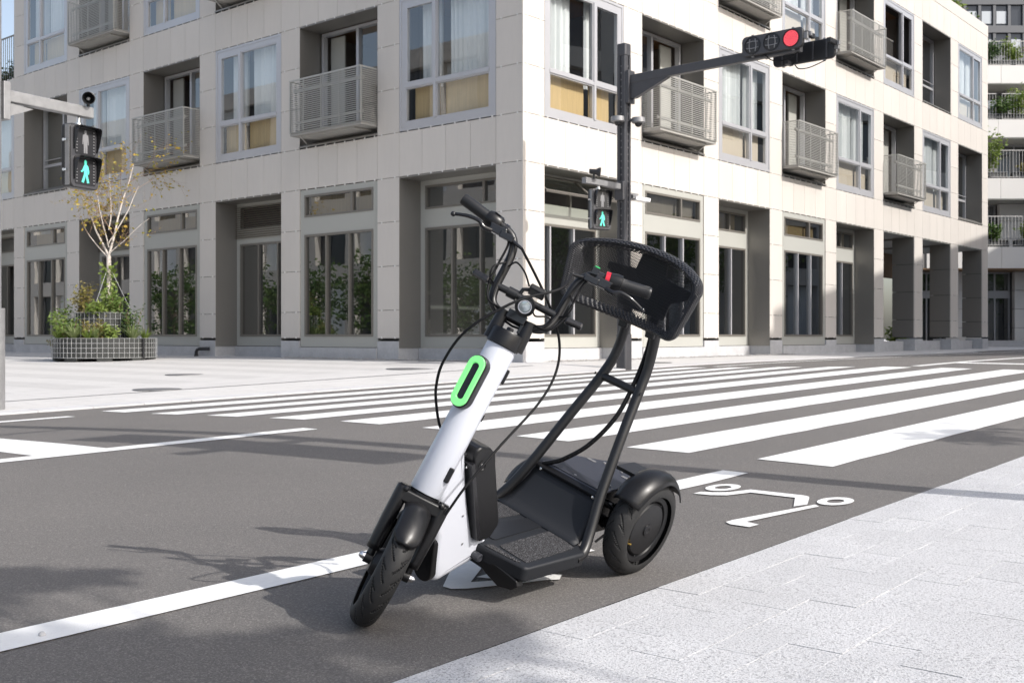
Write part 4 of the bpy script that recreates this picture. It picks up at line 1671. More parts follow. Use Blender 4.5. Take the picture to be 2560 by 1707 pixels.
b.prism(rrect(.09, .10, .008, 2), lambda y, z, d: (PX - .10 - d, PY + y, A2 + z), 0, 1.10)
b.build('short_arm', M_GALV, sp1)
b = MB()
b.box(PX - .16, PX - .08, PY - .09, PY + .09, A2 - .24, A2 + .09)
b.build('short_arm_clamp', M_POLE, sp1, bevel=.01)
ped_signal((PX - .75, PY - .05, A2 - .46), R(-14), 'black pedestrian light with green walking figure hanging beside the dark mast', .05)
horn((PX - .97, PY - .14, A2 + .15), (.55, -.8, -.1), 'small black horn loudspeaker on the short arm of the dark mast', .075)


def traffic_light(yc, xc, zc, face, label, lit):
    """horizontal three-lamp head, long along Y; face = -1 shows towards -X"""
    t = thing('traffic_light', (xc, yc, zc), label, 'traffic light', 'traffic lights on the mast arm')
    L, h = 1.06, .325

    def F(a, z, d):          # a along -Y, d outwards of the face
        return (xc + face * d, yc - a, zc + z)
    b = MB()
    b.prism(rrect(L, h, .075), F, -.075, 0)
    b.build('housing', M_BLACK, t, bevel=.02, smooth=40)
    b = MB()
    b.prism(rrect(L - .02, h - .02, .07), F, .001, .008)
    b.build('face_plate', M_POLE, t)
    if lit:
        for i, a in enumerate((-.335, 0, .335)):
            on = i == 2
            b = MB()
            b.lathe([(.008, .142), (.022, .142), (.022, .131), (.008, .131)], F(a, 0, 0), (face, 0, 0), 36)
            b.build('bezel', M_BLKGLOSS, t, smooth=40)
            b = MB()
            b.lathe([(.010, 1e-4), (.012, .09), (.009, .1305)], F(a, 0, 0), (face, 0, 0), 36)
            lo = b.build('lens', M_RED if on else M_LENS, t, smooth=40)
            if on:
                b = MB()
                for r_, n in ((.02, 5), (.043, 11), (.066, 17), (.089, 23), (.112, 29)):
                    for q in range(n):
                        an = 2 * PI * q / n
                        p = F(a + r_ * math.cos(an), r_ * math.sin(an), .014)
                        b.obox(p, (.002, 0, 0), (0, .0085, 0), (0, 0, .0085))
                b.build('led_dot', M_REDDOT, lo)
            else:
                b = MB()
                for q in (-.04, .05):
                    hl = math.sqrt(.13 ** 2 - q * q) - .02
                    b.tube([F(a + q, -hl, .016), F(a + q * 1.35, 0, .017), F(a + q, hl, .016)], .007, 5, smooth=4)
                    b.tube([F(a - hl, q, .0185), F(a, q * 1.25, .0195), F(a + hl, q, .0185)], .006, 5, smooth=4)
                b.build('reflection_grid', M_LENSREFL, lo)  # pale curved tubes drawn as the reflection on unlit lenses
    b = MB()
    for a in (-.36, -.1, .17, .4):
        b.obox(F(a, 0, -.083), (.008, 0, 0), (0, .012, 0), (0, 0, h * .42))
    b.build('rib', M_POLE, t)
    for a in (-.35, .35):
        for q in (h / 2 + .004, -h / 2 - .006):
            b = MB()
            b.obox(F(a, q, -.04), (.018, 0, 0), (0, .02, 0), (0, 0, .012))
            b.build('hinge_lug', M_GALV, t)
    b = MB()
    b.obox(F(L / 2 + .03, .02, -.05), (.03, 0, 0), (0, .03, 0), (0, 0, .05))
    b.obox(F(L / 2 + .08, .05, -.10), (.03, 0, 0), (0, .02, 0), (0, 0, .03))
    b.build('bracket', M_GALV, t)
    b = MB()
    b.obox(F(.55, .06, -.2), (.14, 0, 0), (0, .03, 0), (0, 0, .035))
    b.build('mount', M_BLACK, t)
    b = MB()
    b.obox(F(-.2, -.16, -.17), (.1, 0, 0), (0, .03, 0), (0, 0, .03))
    b.build('cable_box', M_BLACK, t)
    b = MB()
    b.tube([F(-.15, -.17, -.05), F(-.05, -.26, -.12), F(.15, -.28, -.16), F(.4, -.2, -.12)], .009, 6, smooth=5)
    b.build('cable', S_CAB, t)
    return t


traffic_light(PY - .16 - 2.76, PX - .13, Z(4.68), -1, 'black three-lamp traffic light showing red at the end of the mast arm', True)
traffic_light(PY - .16 - 3.08, PX + .40, Z(4.55), 1, 'black traffic light seen from behind, next to the red one', False)
for (dx, dy, lab) in ((-.22, -.02, 'grey dome camera on the left side of the dark mast'), (.10, -.24, 'grey dome camera on the right side of the dark mast')):
    c = (PX + dx, PY + dy, Z(3.83))
    t = thing('security_camera', c, lab, 'camera', 'dome cameras on the dark mast')
    b = MB()
    b.lathe([(0.02, 1e-4), (.02, .115), (-.06, .12), (-.075, .10), (-.075, 1e-4)], c, (0, 0, 1), 28)
    b.build('housing', M_GALV, t, smooth=40)
    b = MB()
    b.lathe([(-.076, .07), (-.11, .06), (-.135, .035), (-.145, 1e-4)], c, (0, 0, 1), 24)
    b.build('dome', M_BLKGLOSS, t, smooth=60)
    b = MB()
    b.tube([c, (PX + dx * .4, PY + dy * .4, c[2] - .02)], .03, 8)
    b.build('bracket', M_POLE, t)
c = (PX + .26, PY - .06, Z(2.48))
t = thing('detector', c, 'small bright metal detector bracket on the right of the dark mast', 'detector')
b = MB()
b.obox((PX + .24, PY - .04, Z(2.53)), (.13, 0, 0), (0, .03, 0), (0, 0, .018))
b.obox((PX + .20, PY - .08, Z(2.47)), (.07, 0, 0), (0, .04, 0), (0, 0, .035))
b.build('bracket', M_GALV, t, bevel=.008)
b = MB()
b.obox((PX + .36, PY - .12, Z(2.44)), (.16, -.05, -.01), (.03, .08, 0), (.01, 0, .035))
b.build('head', mat('pale_shell', (.7, .7, .7), .3), t, bevel=.012)

# galvanised pole at the left edge with its own pedestrian light
QX, QY = 5.11, 11.19
qz = pz(QX, QY) - .02
sp2 = thing('signal_pole', (QX, QY, qz), 'galvanised signal pole at the left edge with a short arm', 'signal pole', 'signal poles at the junction')
b = MB()
b.tube([(QX, QY, qz), (QX, QY, Z(5.0))], .09, 20)
b.build('mast', M_GALV, sp2, smooth=40)
b = MB()
b.tube([(QX, QY, qz), (QX, QY, Z(.28))], .125, 20)
b.build('base_cover', M_GALV, sp2, smooth=40)
# direction of the arm: to the right in the picture, a little nearer
ad = Vector((0.987, 0.163, 0)).normalized()
an = Vector((-ad.y, ad.x, 0))
z2 = Z(2.47)
p0 = Vector((QX, QY, z2)) + ad * .10


def FA(x, y, z):
    p = p0 + ad * x + an * y
    return (p.x, p.y, z2 + z)


b = MB()
b.prism(rrect(.10, .12, .01, 2), lambda y, z, d: FA(d, y, z), 0, 1.10)
b.build('arm', M_GALV, sp2)
b = MB()
vs = [FA(x, y, z) for z in (-.26, .13) for x, y in ((-.03, -.10), (.05, -.10), (.05, .10), (-.03, .10))]
b.add(vs, [(0, 3, 2, 1), (4, 5, 6, 7), (0, 1, 5, 4), (1, 2, 6, 5), (2, 3, 7, 6), (3, 0, 4, 7)])
b.build('arm_clamp', M_GALV, sp2, bevel=.008)
b = MB()
b.prism([(0.05, -.07), (.36, -.09), (.05, -.22)], lambda x, z, d: FA(x, d, z), -.03, .03)
b.build('gusset', M_GALV, sp2)
hp = FA(.98, 0, 0)
ped_signal((hp[0] + .02, hp[1] - .02, z2 - .50), R(17), 'black pedestrian light with green walking figure hanging at the left edge', .09)
horn(FA(1.0, -.09, .14), (-.45, -.9, -.05), 'black horn loudspeaker on the galvanised arm at the left edge', .068)

# mast with an invented shadow board on the near pavement, right of the frame: casts the long shadow over the lane
t = thing('signal_pole', (5.52, .15, gz(5.5, 1.8)), 'tall dark mast with an added shadow board on the near pavement beside the scooter lane', 'signal pole', 'signal poles at the junction')
b = MB()
b.tube([(5.52, .15, gz(5.5, 1.8)), (5.52, .15, 7.1)], .095, 14)
b.build('mast', M_POLE, t, smooth=40)
b = MB()
b.tube([(5.5, .15, 4.25), (4.5, .15, 4.25)], .05, 8)
b.tube([(5.5, .15, 6.05), (4.9, .15, 6.05)], .03, 8)
b.build('arm', M_POLE, t)
b = MB()
b.box(4.78, 5.26, .12, .18, 3.3, 5.35)
b.build('shadow_board', M_POLE, t, bevel=.02)

# ------------------------------------------------------------------ round planter with a young birch
CX, CY = 13.2, 23.25
cz = pz(CX, CY)
pl = thing('planter', (CX, CY, cz), 'round two-tier planter of dark liner in white wire mesh on the plaza', 'planter')
for r, z0, z1, nm in ((1.14, .05, .50, 'lower_ring'), (.66, .50, 1.08, 'upper_ring')):
    b = MB()
    b.lathe([(z0, 1e-3), (z0, r - .03), (z1 - .01, r - .03), (z1 - .01, r - .10), (z1 - .06, r - .10), (z1 - .06, 1e-3)], (CX, CY, cz), (0, 0, 1), 48)
    o = b.build(nm, M_POT, pl, smooth=40)
    w = MB()
    n = int(2 * PI * r / .115)
    for i in range(n):
        a = 2 * PI * i / n
        x, y = CX + r * math.cos(a), CY + r * math.sin(a)
        w.tube([(x, y, cz + z0 + .01), (x, y, cz + z1)], .0042, 4)
    for k in range(5):
        z = cz + z0 + .02 + (z1 - z0 - .02) * k / 4
        w.lathe([(-.0042, r), (0, r + .0042), (.0042, r), (0, r - .0042), (-.0042, r)], (CX, CY, z), (0, 0, 1), 64)
    w.build('wire_mesh', M_WIRE, o, kind='stuff')
b = MB()
for i in range(9):
    a = 2 * PI * i / 9
    b.obox((CX + math.cos(a) * 1.0, CY + math.sin(a) * 1.0, cz + .025), (.10 * math.cos(a), .10 * math.sin(a), 0), (-.16 * math.sin(a), .16 * math.cos(a), 0), (0, 0, .03))
b.build('foot', M_POT, pl)
b = MB()
a = math.atan2(-ER[0], -.2) - .15
b.obox((CX + .3, CY - 1.11, cz + .28), (.02, 0, 0), (0, .02, 0), (0, 0, .22))
b.build('joint_strip', M_BLACK, pl)

bt = thing('birch_tree', (CX, CY, cz + 1.0), 'young pale-barked tree with sparse yellow autumn leaves growing in the round planter', 'tree')
tb, tw, lf = MB(), MB(), MB()
leafpts = []


def limb(p, d, L, r, lev):
    pts = [Vector(p)]
    d = Vector(d).normalized()
    n = 5
    for i in range(n):
        d = (d + Vector(rng.normal(0, .09, 3)) + Vector((0, 0, .03 if lev else 0))).normalized()
        pts.append(pts[-1] + d * L / n)
    rs = [r * (1 - .65 * i / n) for i in range(n + 1)]
    (tb if r > .012 else tw).tube(pts, rs, 7 if r > .012 else 4)
    if lev < 3:
        k = (6, 5, 4)[lev]
        for j in range(k):
            f = rng.uniform(.25, 1.0)
            q = pts[int(f * n)]
            side = Vector(rng.normal(0, 1, 3))
            side = (side - d * side.dot(d)).normalized()
            nd_ = (d * rng.uniform(.55, .95) + side * rng.uniform(.5, .9)).normalized()
            limb(q, nd_, L * rng.uniform(.42, .62), max(.0028, rs[int(f * n)] * .40), lev + 1)
    if lev >= 2:
        for i in range(1, n + 1):
            if rng.random() < .42:
                leafpts.append(pts[i] + Vector(rng.normal(0, .03, 3)))


base = Vector((CX + .05, CY, cz + .95))
fork = base + Vector((.06, .03, 1.45))
tb.tube([base, base.lerp(fork, .5) + Vector((.03, 0, 0)), fork], [.066, .058, .052], 9)
limb(fork, (.20 * .64, -.20 * .77, 1), 2.25, .030, 0)
limb(fork, (-.62 * .64, .62 * .77, 1.0), 1.75, .027, 0)
limb(fork + Vector((0, 0, -.05)), (-.9 * .64, .9 * .77, .8), 1.15, .015, 1)
limb(fork + Vector((0, 0, .05)), (.9 * .64, -.9 * .77, .75), 1.25, .015, 1)
limb(fork + Vector((0, 0, .3)), (.65 * .64, -.65 * .77, .95), 1.5, .017, 1)
limb(fork + Vector((0, 0, .2)), (-.3, -.3, 1), 1.4, .015, 1)
limb(fork + Vector((0, 0, .6)), (.4, .2, 1), 1.4, .015, 1)
tb.build('trunk', M_BARK, bt, smooth=60)
tw.build('twig', M_TWIG, bt, smooth=60)
leaves(lf, leafpts, .078, aspect=1.7)
lf.build('crown', M_LYEL, bt)
sb = MB()
for i in range(230):
    f = rng.random()
    p = base.lerp(fork, f * .85)
    a = rng.uniform(0, 6.3)
    leaves(sb, [p + Vector((math.cos(a) * .10, math.sin(a) * .10, rng.uniform(-.05, .05)))], .13, aspect=1.6)
tv = thing('ivy', tuple(base), 'bright green climber wrapped round the birch stem in the planter', 'climber')
sb.build('foliage', M_LLIME, tv)
gy = thing('guy_wire', (CX + .4, CY - .3, cz + 1), 'thin guy wires staying the birch stem to the planter rim', 'wire')
b = MB()
for a in (-2.5, -.9, 1.0):
    b.tube([fork + Vector((0, 0, -.2)), (CX + .62 * math.cos(a), CY + .62 * math.sin(a), cz + 1.1)], .006, 4)
b.build('wire', M_WIRE, gy)
rv = Vector((RGT.x, RGT.y, 0))
fv = Vector((FWD.x, FWD.y, 0))


def PP(a, d, z):
    p = Vector((CX, CY, cz)) + rv * a - fv * d
    return (p.x, p.y, cz + z)


for (a, d, z, r, h, n, sz, m, lab) in (
        (-.36, .30, 1.05, .26, .62, 240, .09, M_LRUST, 'rust-tinted shrub at the left of the upper planter ring'),
        (.34, .28, 1.05, .28, .55, 260, .09, M_LPLANT, 'dark green shrub at the right of the upper planter ring'),
        (.02, .50, 1.03, .30, .28, 260, .10, M_LLIME, 'bright low plant at the front of the upper planter ring'),
        (-.86, .30, .46, .30, .75, 330, .085, M_LPLANT, 'bushy green shrub at the far left of the lower planter ring'),
        (-.55, .72, .46, .24, .45, 220, .085, M_LPLANT, 'green shrub left of the middle on the lower planter ring'),
        (.78, .45, .46, .26, .72, 280, .07, M_LGRN, 'feathery dark shrub at the right of the lower planter ring'),
        (.18, .84, .46, .18, .42, 160, .085, M_LRUST, 'yellowish shrub at the front middle of the lower planter ring'),
        (.42, .80, .46, .2, .34, 180, .10, M_LLIME, 'leafy light green plant right of the middle on the lower planter ring'),
        (-.10, .90, .46, .12, .5, 60, .08, M_LRUST, 'thin bare-stemmed plant at the front of the lower planter ring'),
        (-1.08, .25, .30, .12, .25, 60, .08, M_LRUST, 'dry brown plant hanging over the left rim of the planter')):
    shrub('planter_shrub', PP(a, d, z), r * 1.1, h * 1.08, int(n * 1.8), sz, m, lab, group='shrubs in the round planter', stems=7, aspect=2.4)
for (a, d, h, n, m, lab) in ((-.78, .66, .42, 60, M_LLIME, 'grassy green tuft at the left of the lower planter ring'), (-.34, .92, .46, 70, M_LSTRIPE, 'pale striped tuft left of the middle of the planter'), (.14, .96, .40, 60, M_LSTRIPE, 'pale striped tuft at the middle of the planter rim'),
                             (.86, .60, .46, 80, M_LSTRIPE, 'pale striped tuft at the right of the planter'), (.0, 1.0, .33, 50, M_LLIME, 'grassy green tuft at the front of the planter'), (1.02, .30, .35, 50, M_LLIME, 'grassy green tuft at the far right of the planter')):
    tuft('grass_tuft', PP(a, d, .44), h, n, m, lab, group='grass tufts in the round planter')
p = (1.395, 2.77)
t = thing('pebble', (p[0], p[1], gz(*p)), 'small grey pebble lying on the edge of the white lane line', 'pebble')
b = MB()
b.lathe([(0, 1e-4), (0, .009), (.006, .0095), (.011, .005), (.012, 1e-4)], (p[0], p[1], gz(*p) + .003), (.2, .1, 1), 9)
b.build('stone', M_CONC, t, smooth=60)

# ------------------------------------------------------------------ the three-wheeled scooter
RHO, PHI, DEL, LA, SLP = 0.3451, 0.3669, 0.5632, 0.0156, 0.0165
OX, OY = 2.0, 2.2421
ex = Vector((math.cos(SLP), 0, math.sin(SLP)))
ez0 = Vector((-math.sin(SLP), 0, math.cos(SLP)))
ey = Vector((0, 1, 0))
wv = -math.cos(RHO) * ey - math.sin(RHO) * ez0           # towards the kerb side
nv = math.cos(RHO) * ez0 - math.sin(RHO) * ey            # up, leaning to the kerb
O_ = Vector((OX, OY, gz(OX, OY)))
mtx = Matrix(((ex.x, -wv.x, nv.x, O_.x), (ex.y, -wv.y, nv.y, O_.y), (ex.z, -wv.z, nv.z, O_.z), (0, 0, 0, 1)))
sco = thing('electric_scooter', (0, 0, 0), 'white and black three-wheeled electric kick scooter with mesh backrest, leaning in the bike lane', 'scooter', mtx=mtx)


def Bd(p):                                   # (back, kerb side, up) -> scooter's own axes
    return (p[0], -p[1], p[2])


pvec = (-math.cos(DEL) * math.cos(PHI), math.sin(DEL), math.cos(DEL) * math.sin(PHI))
qvec = (math.sin(DEL) * math.cos(PHI), math.cos(DEL), -math.sin(DEL) * math.sin(PHI))
avec = (math.sin(PHI), 0.0, math.cos(PHI))


def St(p):                                   # steering frame: (forward, kerb side, along the head tube)
    return (LA + p[0] * pvec[0] + p[1] * qvec[0] + p[2] * avec[0],
            -(p[0] * pvec[1] + p[1] * qvec[1] + p[2] * avec[1]),
            p[0] * pvec[2] + p[1] * qvec[2] + p[2] * avec[2])


DELW = 0.74                                  # the wheel and fork, turned towards the kerb
pw = (-math.cos(DELW) * math.cos(PHI), math.sin(DELW), math.cos(DELW) * math.sin(PHI))
qw = (math.sin(DELW) * math.cos(PHI), math.cos(DELW), -math.sin(DELW) * math.sin(PHI))


def Sw(p):
    return (LA + p[0] * pw[0] + p[1] * qw[0] + p[2] * avec[0],
            -(p[0] * pw[1] + p[1] * qw[1] + p[2] * avec[1]),
            p[0] * pw[2] + p[1] * qw[2] + p[2] * avec[2])


def Hd(p):                                   # head tube frame, not steered
    return (LA - p[0] * math.cos(PHI) + p[2] * math.sin(PHI), -p[1], p[0] * math.sin(PHI) + p[2] * math.cos(PHI))


def mk(b, name, m, parent=None, **kw):
    o = b.build(name, m, None, **kw)
    o.parent = parent or sco
    return o


def SM(fn):
    return MB(fn)


# --- front wheel
def wheel(fn, c, ax, r, tw, name, motor=False, valve=True, parent=None):
    """c, ax in the frame of fn (ax = unit vector towards the kerb side)"""
    c = Vector(c)
    ax = Vector(ax)
    h = tw / 2
    b = SM(fn)
    prof = []
    for i in range(17):
        a = PI * (i / 16) * 1.16 - PI * .08
        prof.append((-h * math.cos(a), r - h * .95 + h * .95 * math.sin(a)))
    ri = r - h * 1.42
    rim = SM(fn)
    if motor:
        rim.lathe([(-h * .72, ri + .004), (h * .70, ri + .004), (h * .62, ri - .010), (h * .34, ri - .016), (h * .30, 1e-4)], c, ax, 48)
    else:
        rim.lathe([(-h * .72, ri + .004), (-h * .70, ri - .006), (-h * .3, ri - .014), (h * .3, ri - .014), (h * .70, ri - .006), (h * .72, ri + .004)], c, ax, 48)
    wo = mk(rim, name, S_BLACK, parent, smooth=35)
    # tread: curved sipes cut into the crown of the tyre
    r0 = Vector((0, 0, 1)) if abs(ax.z) < .9 else Vector((1, 0, 0))
    r0 = (r0 - ax * r0.dot(ax)).normalized()
    r1 = ax.cross(r0)
    NA, NP = 640, 41
    vs = []
    for i in range(NA):
        th = 2 * PI * i / NA
        for j in range(NP):
            a = PI * (j / (NP - 1)) * 1.16 - PI * .08
            o, rr = -h * math.cos(a), r - h * .95 + h * .95 * math.sin(a)
            v = j / (NP - 1) - .5
            av = abs(v)
            ph = (i / NA) * 17 + (1 if v > 0 else 0) * .5
            w1 = (ph + (av * 3.0) ** 1.5 * 1.35) % 1.0
            w2 = (ph + (av * 3.0) ** 1.3 * .75 + .40) % 1.0
            cut = 0
            if .03 < av < .30 and abs(w1 - .5) < .046:
                cut = 1
            if .12 < av < .27 and abs(w2 - .5) < .038:
                cut = 1
            rr -= .0042 * cut
            vs.append(c + ax * o + rr * (math.cos(th) * r0 + math.sin(th) * r1))
    fs = [(i * NP + j, ((i + 1) % NA) * NP + j, ((i + 1) % NA) * NP + j + 1, i * NP + j + 1) for i in range(NA) for j in range(NP - 1)]
    b.add(vs, fs)
    mk(b, 'tyre', M_TYRE, wo, smooth=38)
    return wo


CW = (.0164, 0, .1766)
fw = wheel(Sw, CW, (0, 1, 0), .172, .074, 'front_wheel')
b = SM(Sw)
for k in range(6):
    a = k * PI / 3 + .3
    d = Vector((math.cos(a), 0, math.sin(a)))
    b.tube([Vector(CW) + d * .03, Vector(CW) + d * .125], [.016, .011], 8)
mk(b, 'spoke', S_BLACK, fw, smooth=50)
b = SM(Sw)
b.lathe([(-.045, 1e-4), (-.045, .032), (-.03, .042), (.03, .042), (.045, .032), (.045, 1e-4)], CW, (0, 1, 0), 28)
mk(b, 'hub', S_BLACK, fw, smooth=40)
b = SM(Sw)
for s in (-1, 1):
    b.cyl(Vector(CW) + Vector((0, s * .05, 0)), Vector(CW) + Vector((0, s * .072, 0)), .011, n=8)
    b.lathe([(0, .010), (.006, .010), (.012, .006), (.013, 1e-4)], Vector(CW) + Vector((0, s * .072, 0)), (0, s, 0), 12)
mk(b, 'axle_nut', M_CHROME, fw, smooth=40)

# --- fork
for s in (-1, 1):
    b = SM(Sw)
    # shroud: outer half shell wrapping the leg
    rows = []
    for (z, rr) in ((.396, .023), (.388, .024), (.30, .024), (.222, .0215), (.206, .021)):
        rows.append([(.022 + rr * math.cos(t), s * (.060 + rr * .8 * math.sin(t)), z) for t in np.linspace(-2.0, 2.4, 14)])
    b.grid(rows)
    sh = mk(b, 'fork_cover', S_BLACK, smooth=50, solid=.003)
    b = SM(Sw)
    b.tube([(.020, s * .060, .40), (.018, s * .058, .25)], .0145, 14)
    b.tube([(.018, s * .058, .25), (.0164, s * .057, .172)], .0115, 12)
    b.cyl((.0164, s * .047, .1766), (.0164, s * .068, .1766), .016)
    mk(b, 'fork_leg', S_TUBE, sh, smooth=40)
    b = SM(Sw)
    b.lathe([(-.004, .008), (.004, .008), (.007, .004), (.008, 1e-4)], (.046, s * .055, .392), (.7, s * .5, .1), 10)
    mk(b, 'bolt', S_BLACK, sh, smooth=40)
b = SM(Sw)
b.lathe([(.352, .0448), (.398, .0465), (.399, .03)], (0, 0, 0), (0, 0, 1), 40)
crown_ = mk(b, 'fork_crown', S_BLACK, smooth=40)
b = SM(Sw)
b.prism([(-.02, -.075), (.045, -.075), (.05, 0), (.045, .075), (-.02, .075)], lambda x, y, t: (x, y, t), .355, .392)
mk(b, 'bridge', S_BLACK, crown_, bevel=.008, smooth=40)
# front fender: rounded tongue over the tyre
b = SM(Sw)
path = spline([Vector((p, 0, z)) for p, z in ((.040, .374), (.085, .364), (.125, .336), (.155, .304), (.174, .274))], 5)
rows = []
for i, q in enumerate(path):
    t = i / (len(path) - 1)
    tg = path[min(i + 1, len(path) - 1)] - path[max(i - 1, 0)]
    nn_ = Vector((tg.z, 0, -tg.x)).normalized()
    wd = .038 * (1 if t < .72 else math.sqrt(max(.03, 1 - ((t - .72) / .29) ** 2.4)))
    rows.append([(q.x + nn_.x * .016 * abs(k / 6 - 1) ** 2.2, wd * (k / 6 - 1), q.z + nn_.z * .016 * abs(k / 6 - 1) ** 2.2) for k in range(13)])
b.grid(rows)
mk(b, 'front_fender', S_BLACK, smooth=70, solid=.004)

# --- white frame
b = SM(Hd)
b.lathe([(.402, .0455), (.404, .0465), (.62, .0455), (.852, .0435), (.855, .0425), (.855, .03)], (0, 0, 0), (0, 0, 1), 48)
ht = mk(b, 'head_tube', S_WHITE, smooth=40)
b = SM(Bd)
side = [(.200, .535), (.226, .535), (.246, .505), (.262, .465), (.312, .345), (.374, .226), (.392, .208), (.450, .192), (.462, .166), (.415, .136), (.350, .116), (.305, .102), (.270, .092), (.246, .10), (.232, .14), (.216, .215), (.205, .246), (.186, .262), (.182, .285), (.190, .33), (.174, .40), (.185, .46)]
def inset(poly, d):
    n = len(poly)
    area = sum(poly[i][0] * poly[(i + 1) % n][1] - poly[(i + 1) % n][0] * poly[i][1] for i in range(n))
    sg = 1 if area > 0 else -1
    out = []
    for i in range(n):
        a, p, c = Vector(poly[i - 1]), Vector(poly[i]), Vector(poly[(i + 1) % n])
        e0, e1 = (p - a).normalized(), (c - p).normalized()
        m_ = Vector((-(e0.y + e1.y), e0.x + e1.x)) * sg
        m_ = m_.normalized() / max(.5, math.sqrt(max(.01, (1 + e0.dot(e1)) / 2)))
        out.append((p.x + m_.x * d, p.y + m_.y * d))
    return out


sp2d = spline([Vector((x, y, 0)) for x, y in side + side[:1]], 3)[:-1]
side = [(p.x, p.y) for p in sp2d]
rr_, hw_ = .022, .038
rows = []
for sg in (-1, 1):
    seq = []
    for k in range(7):
        a = PI / 2 * k / 6
        pl_ = inset(side, rr_ * (1 - math.cos(a)))
        seq.append([(x, sg * (hw_ - rr_ + rr_ * math.sin(a)), y) for x, y in pl_ + pl_[:1]])
    rows = rows + (seq[::-1] if sg < 0 else seq)
b.grid(rows)
b.add([p for p in rows[0][:-1]], [tuple(range(len(rows[0]) - 1))])
b.add([p for p in rows[-1][:-1]], [tuple(range(len(rows[-1]) - 1))])
fb = mk(b, 'frame_body', S_WHITE, smooth=75)
# black capsule cover on the nose of the frame
b = SM(Bd)
cap = []
for i in range(20):
    a = PI * i / 19 - 0
    cap.append((.036 * math.cos(a), .036 * math.sin(a)))
poly = [(x, .052 + y) for x, y in cap] + [(-x, -.045 - y) for x, y in cap]
dirn = Vector((-.16, 0, 1)).normalized()      # up along the nose
nrm = Vector((-1, 0, -.16)).normalized()
c0 = Vector((.232, 0, .168))
b.prism(poly, lambda x, y, t: tuple(c0 + Vector((0, x, 0)) + dirn * y + nrm * t), -.03, .012)
mk(b, 'nose_cover', S_BLACK, bevel=.005, seg=3, smooth=50)
# seam line, little screws and clips on the white tube
b = SM(Hd)
b.tube([(-.018, .0405, .845), (-.012, .0435, .66), (-.006, .0448, .52), (.004, .0460, .41)], .0018, 6, smooth=6)
mk(b, 'seam_wire', mat('pale_wire', (.45, .47, .52), .5), ht)
for (p, q, s_) in ((-.028, .036, .785), (.0, .0455, .475)):
    b = SM(Hd)
    b.obox((p, q, s_), (.009, .006, 0), (-.004, .007, 0), (0, 0, .022))
    mk(b, 'cable_clip', S_BLACK, ht, bevel=.004, smooth=40)
b = SM(Hd)
b.lathe([(0, .005), (.004, .005), (.005, 1e-4)], (-.022, .0445, .545), (-.3, 1, 0), 10)
b.obox((-.020, .0425, .655), (.0018, .002, 0), (0, .002, 0), (0, 0, .010))
mk(b, 'slot_plug', S_BLACK, ht)
b = SM(Bd)
for (l, n_) in ((.262, .455), (.300, .30), (.330, .205)):
    b.lathe([(0, .004), (.002, .004), (.003, 1e-4)], (l, .0378, n_), (0, 1, 0), 10)
mk(b, 'screw', M_CHROME, fb)

# --- status lamp on the front of the tube
def LP(p):                                    # face frame turned a little to the kerb side
    ca, sa = math.cos(R(12)), math.sin(R(12))
    x, y, z = p                                # x to the kerb side, y outwards, z up the tube
    return Hd((.040 + y * ca - x * sa, x * ca + y * sa, z))


def stadium(w, h, n=10):
    r = w / 2
    p = []
    for i in range(n + 1):
        a = PI * i / n
        p.append((r * math.cos(a), h / 2 - r + r * math.sin(a)))
    for i in range(n + 1):
        a = PI + PI * i / n
        p.append((r * math.cos(a), -h / 2 + r + r * math.sin(a)))
    return p


b = SM(LP)
b.prism(stadium(.058, .158), lambda x, y, t: (x, t, .728 + y), -.02, .030)
lh = mk(b, 'status_lamp', S_BLACK, bevel=.006, seg=3, smooth=40)
b = SM(LP)
o_, i_ = stadium(.052, .151), stadium(.020, .108)
n_ = len(o_)
rows = [[(x, .031, .728 + y) for x, y in o_ + o_[:1]], [(x * .93, .037, .728 + y * .985) for x, y in o_ + o_[:1]], [(x * 1.25, .037, .728 + y * 1.04) for x, y in i_ + i_[:1]], [(x, .031, .728 + y) for x, y in i_ + i_[:1]]]
b.grid(rows)
mk(b, 'green_ring', S_GREEN, lh, smooth=50)
b = SM(LP)
b.prism(i_, lambda x, y, t: (x, t, .728 + y), .0302, .032)
mk(b, 'dark_window', M_BLKGLOSS, lh)

# --- battery case behind the frame
b = SM(Bd)
bp_ = [(.262, .488), (.268, .512), (.285, .522), (.330, .512), (.358, .492), (.368, .462), (.456, .268), (.458, .252), (.434, .212), (.388, .206), (.372, .225), (.318, .350)]
b.prism(bp_, lambda x, y, t: (x, t, y), -.056, .056)
bat = mk(b, 'battery_case', S_BLACK, bevel=.010, seg=3, smooth=40)
b = SM(Bd)
b.prism([(.258, .470), (.269, .475), (.384, .222), (.372, .215)], lambda x, y, t: (x, t, y), -.052, .058)
mk(b, 'seam_strip', M_BLKGLOSS, bat)
b = SM(Bd)
b.lathe([(-.006, .017), (.001, .017), (.002, .013), (-.004, .009), (-.004, 1e-4)], (.305, .0562, .462), (0, 1, 0), 24)
lk = mk(b, 'lock', S_BLACK, bat, smooth=40)
b = SM(Bd)
b.lathe([(-.004, .007), (.001, .007), (.002, 1e-4)], (.305, .0562, .462), (0, 1, 0), 14)
mk(b, 'key_barrel', M_CHROME, lk, smooth=40)

# --- deck
deck_o = [(.402, .045), (.436, .200), (.450, .208), (.715, .212), (.745, .195), (.755, .10), (.755, -.10), (.745, -.195), (.715, -.212), (.450, -.208), (.436, -.200), (.402, -.045)]
b = SM(Bd)
b.prism(deck_o, lambda x, y, t: (x, y, t), .142, .190)
dk = mk(b, 'deck', S_DECK, bevel=.009, seg=3, smooth=40)


def pad(poly, name='grip_pad', m=S_GRIPT, z=.190, h=.0022):
    b = SM(Bd)
    b.prism(poly, lambda x, y, t: (x, y, t), z, z + h)
    return mk(b, name, m, dk)


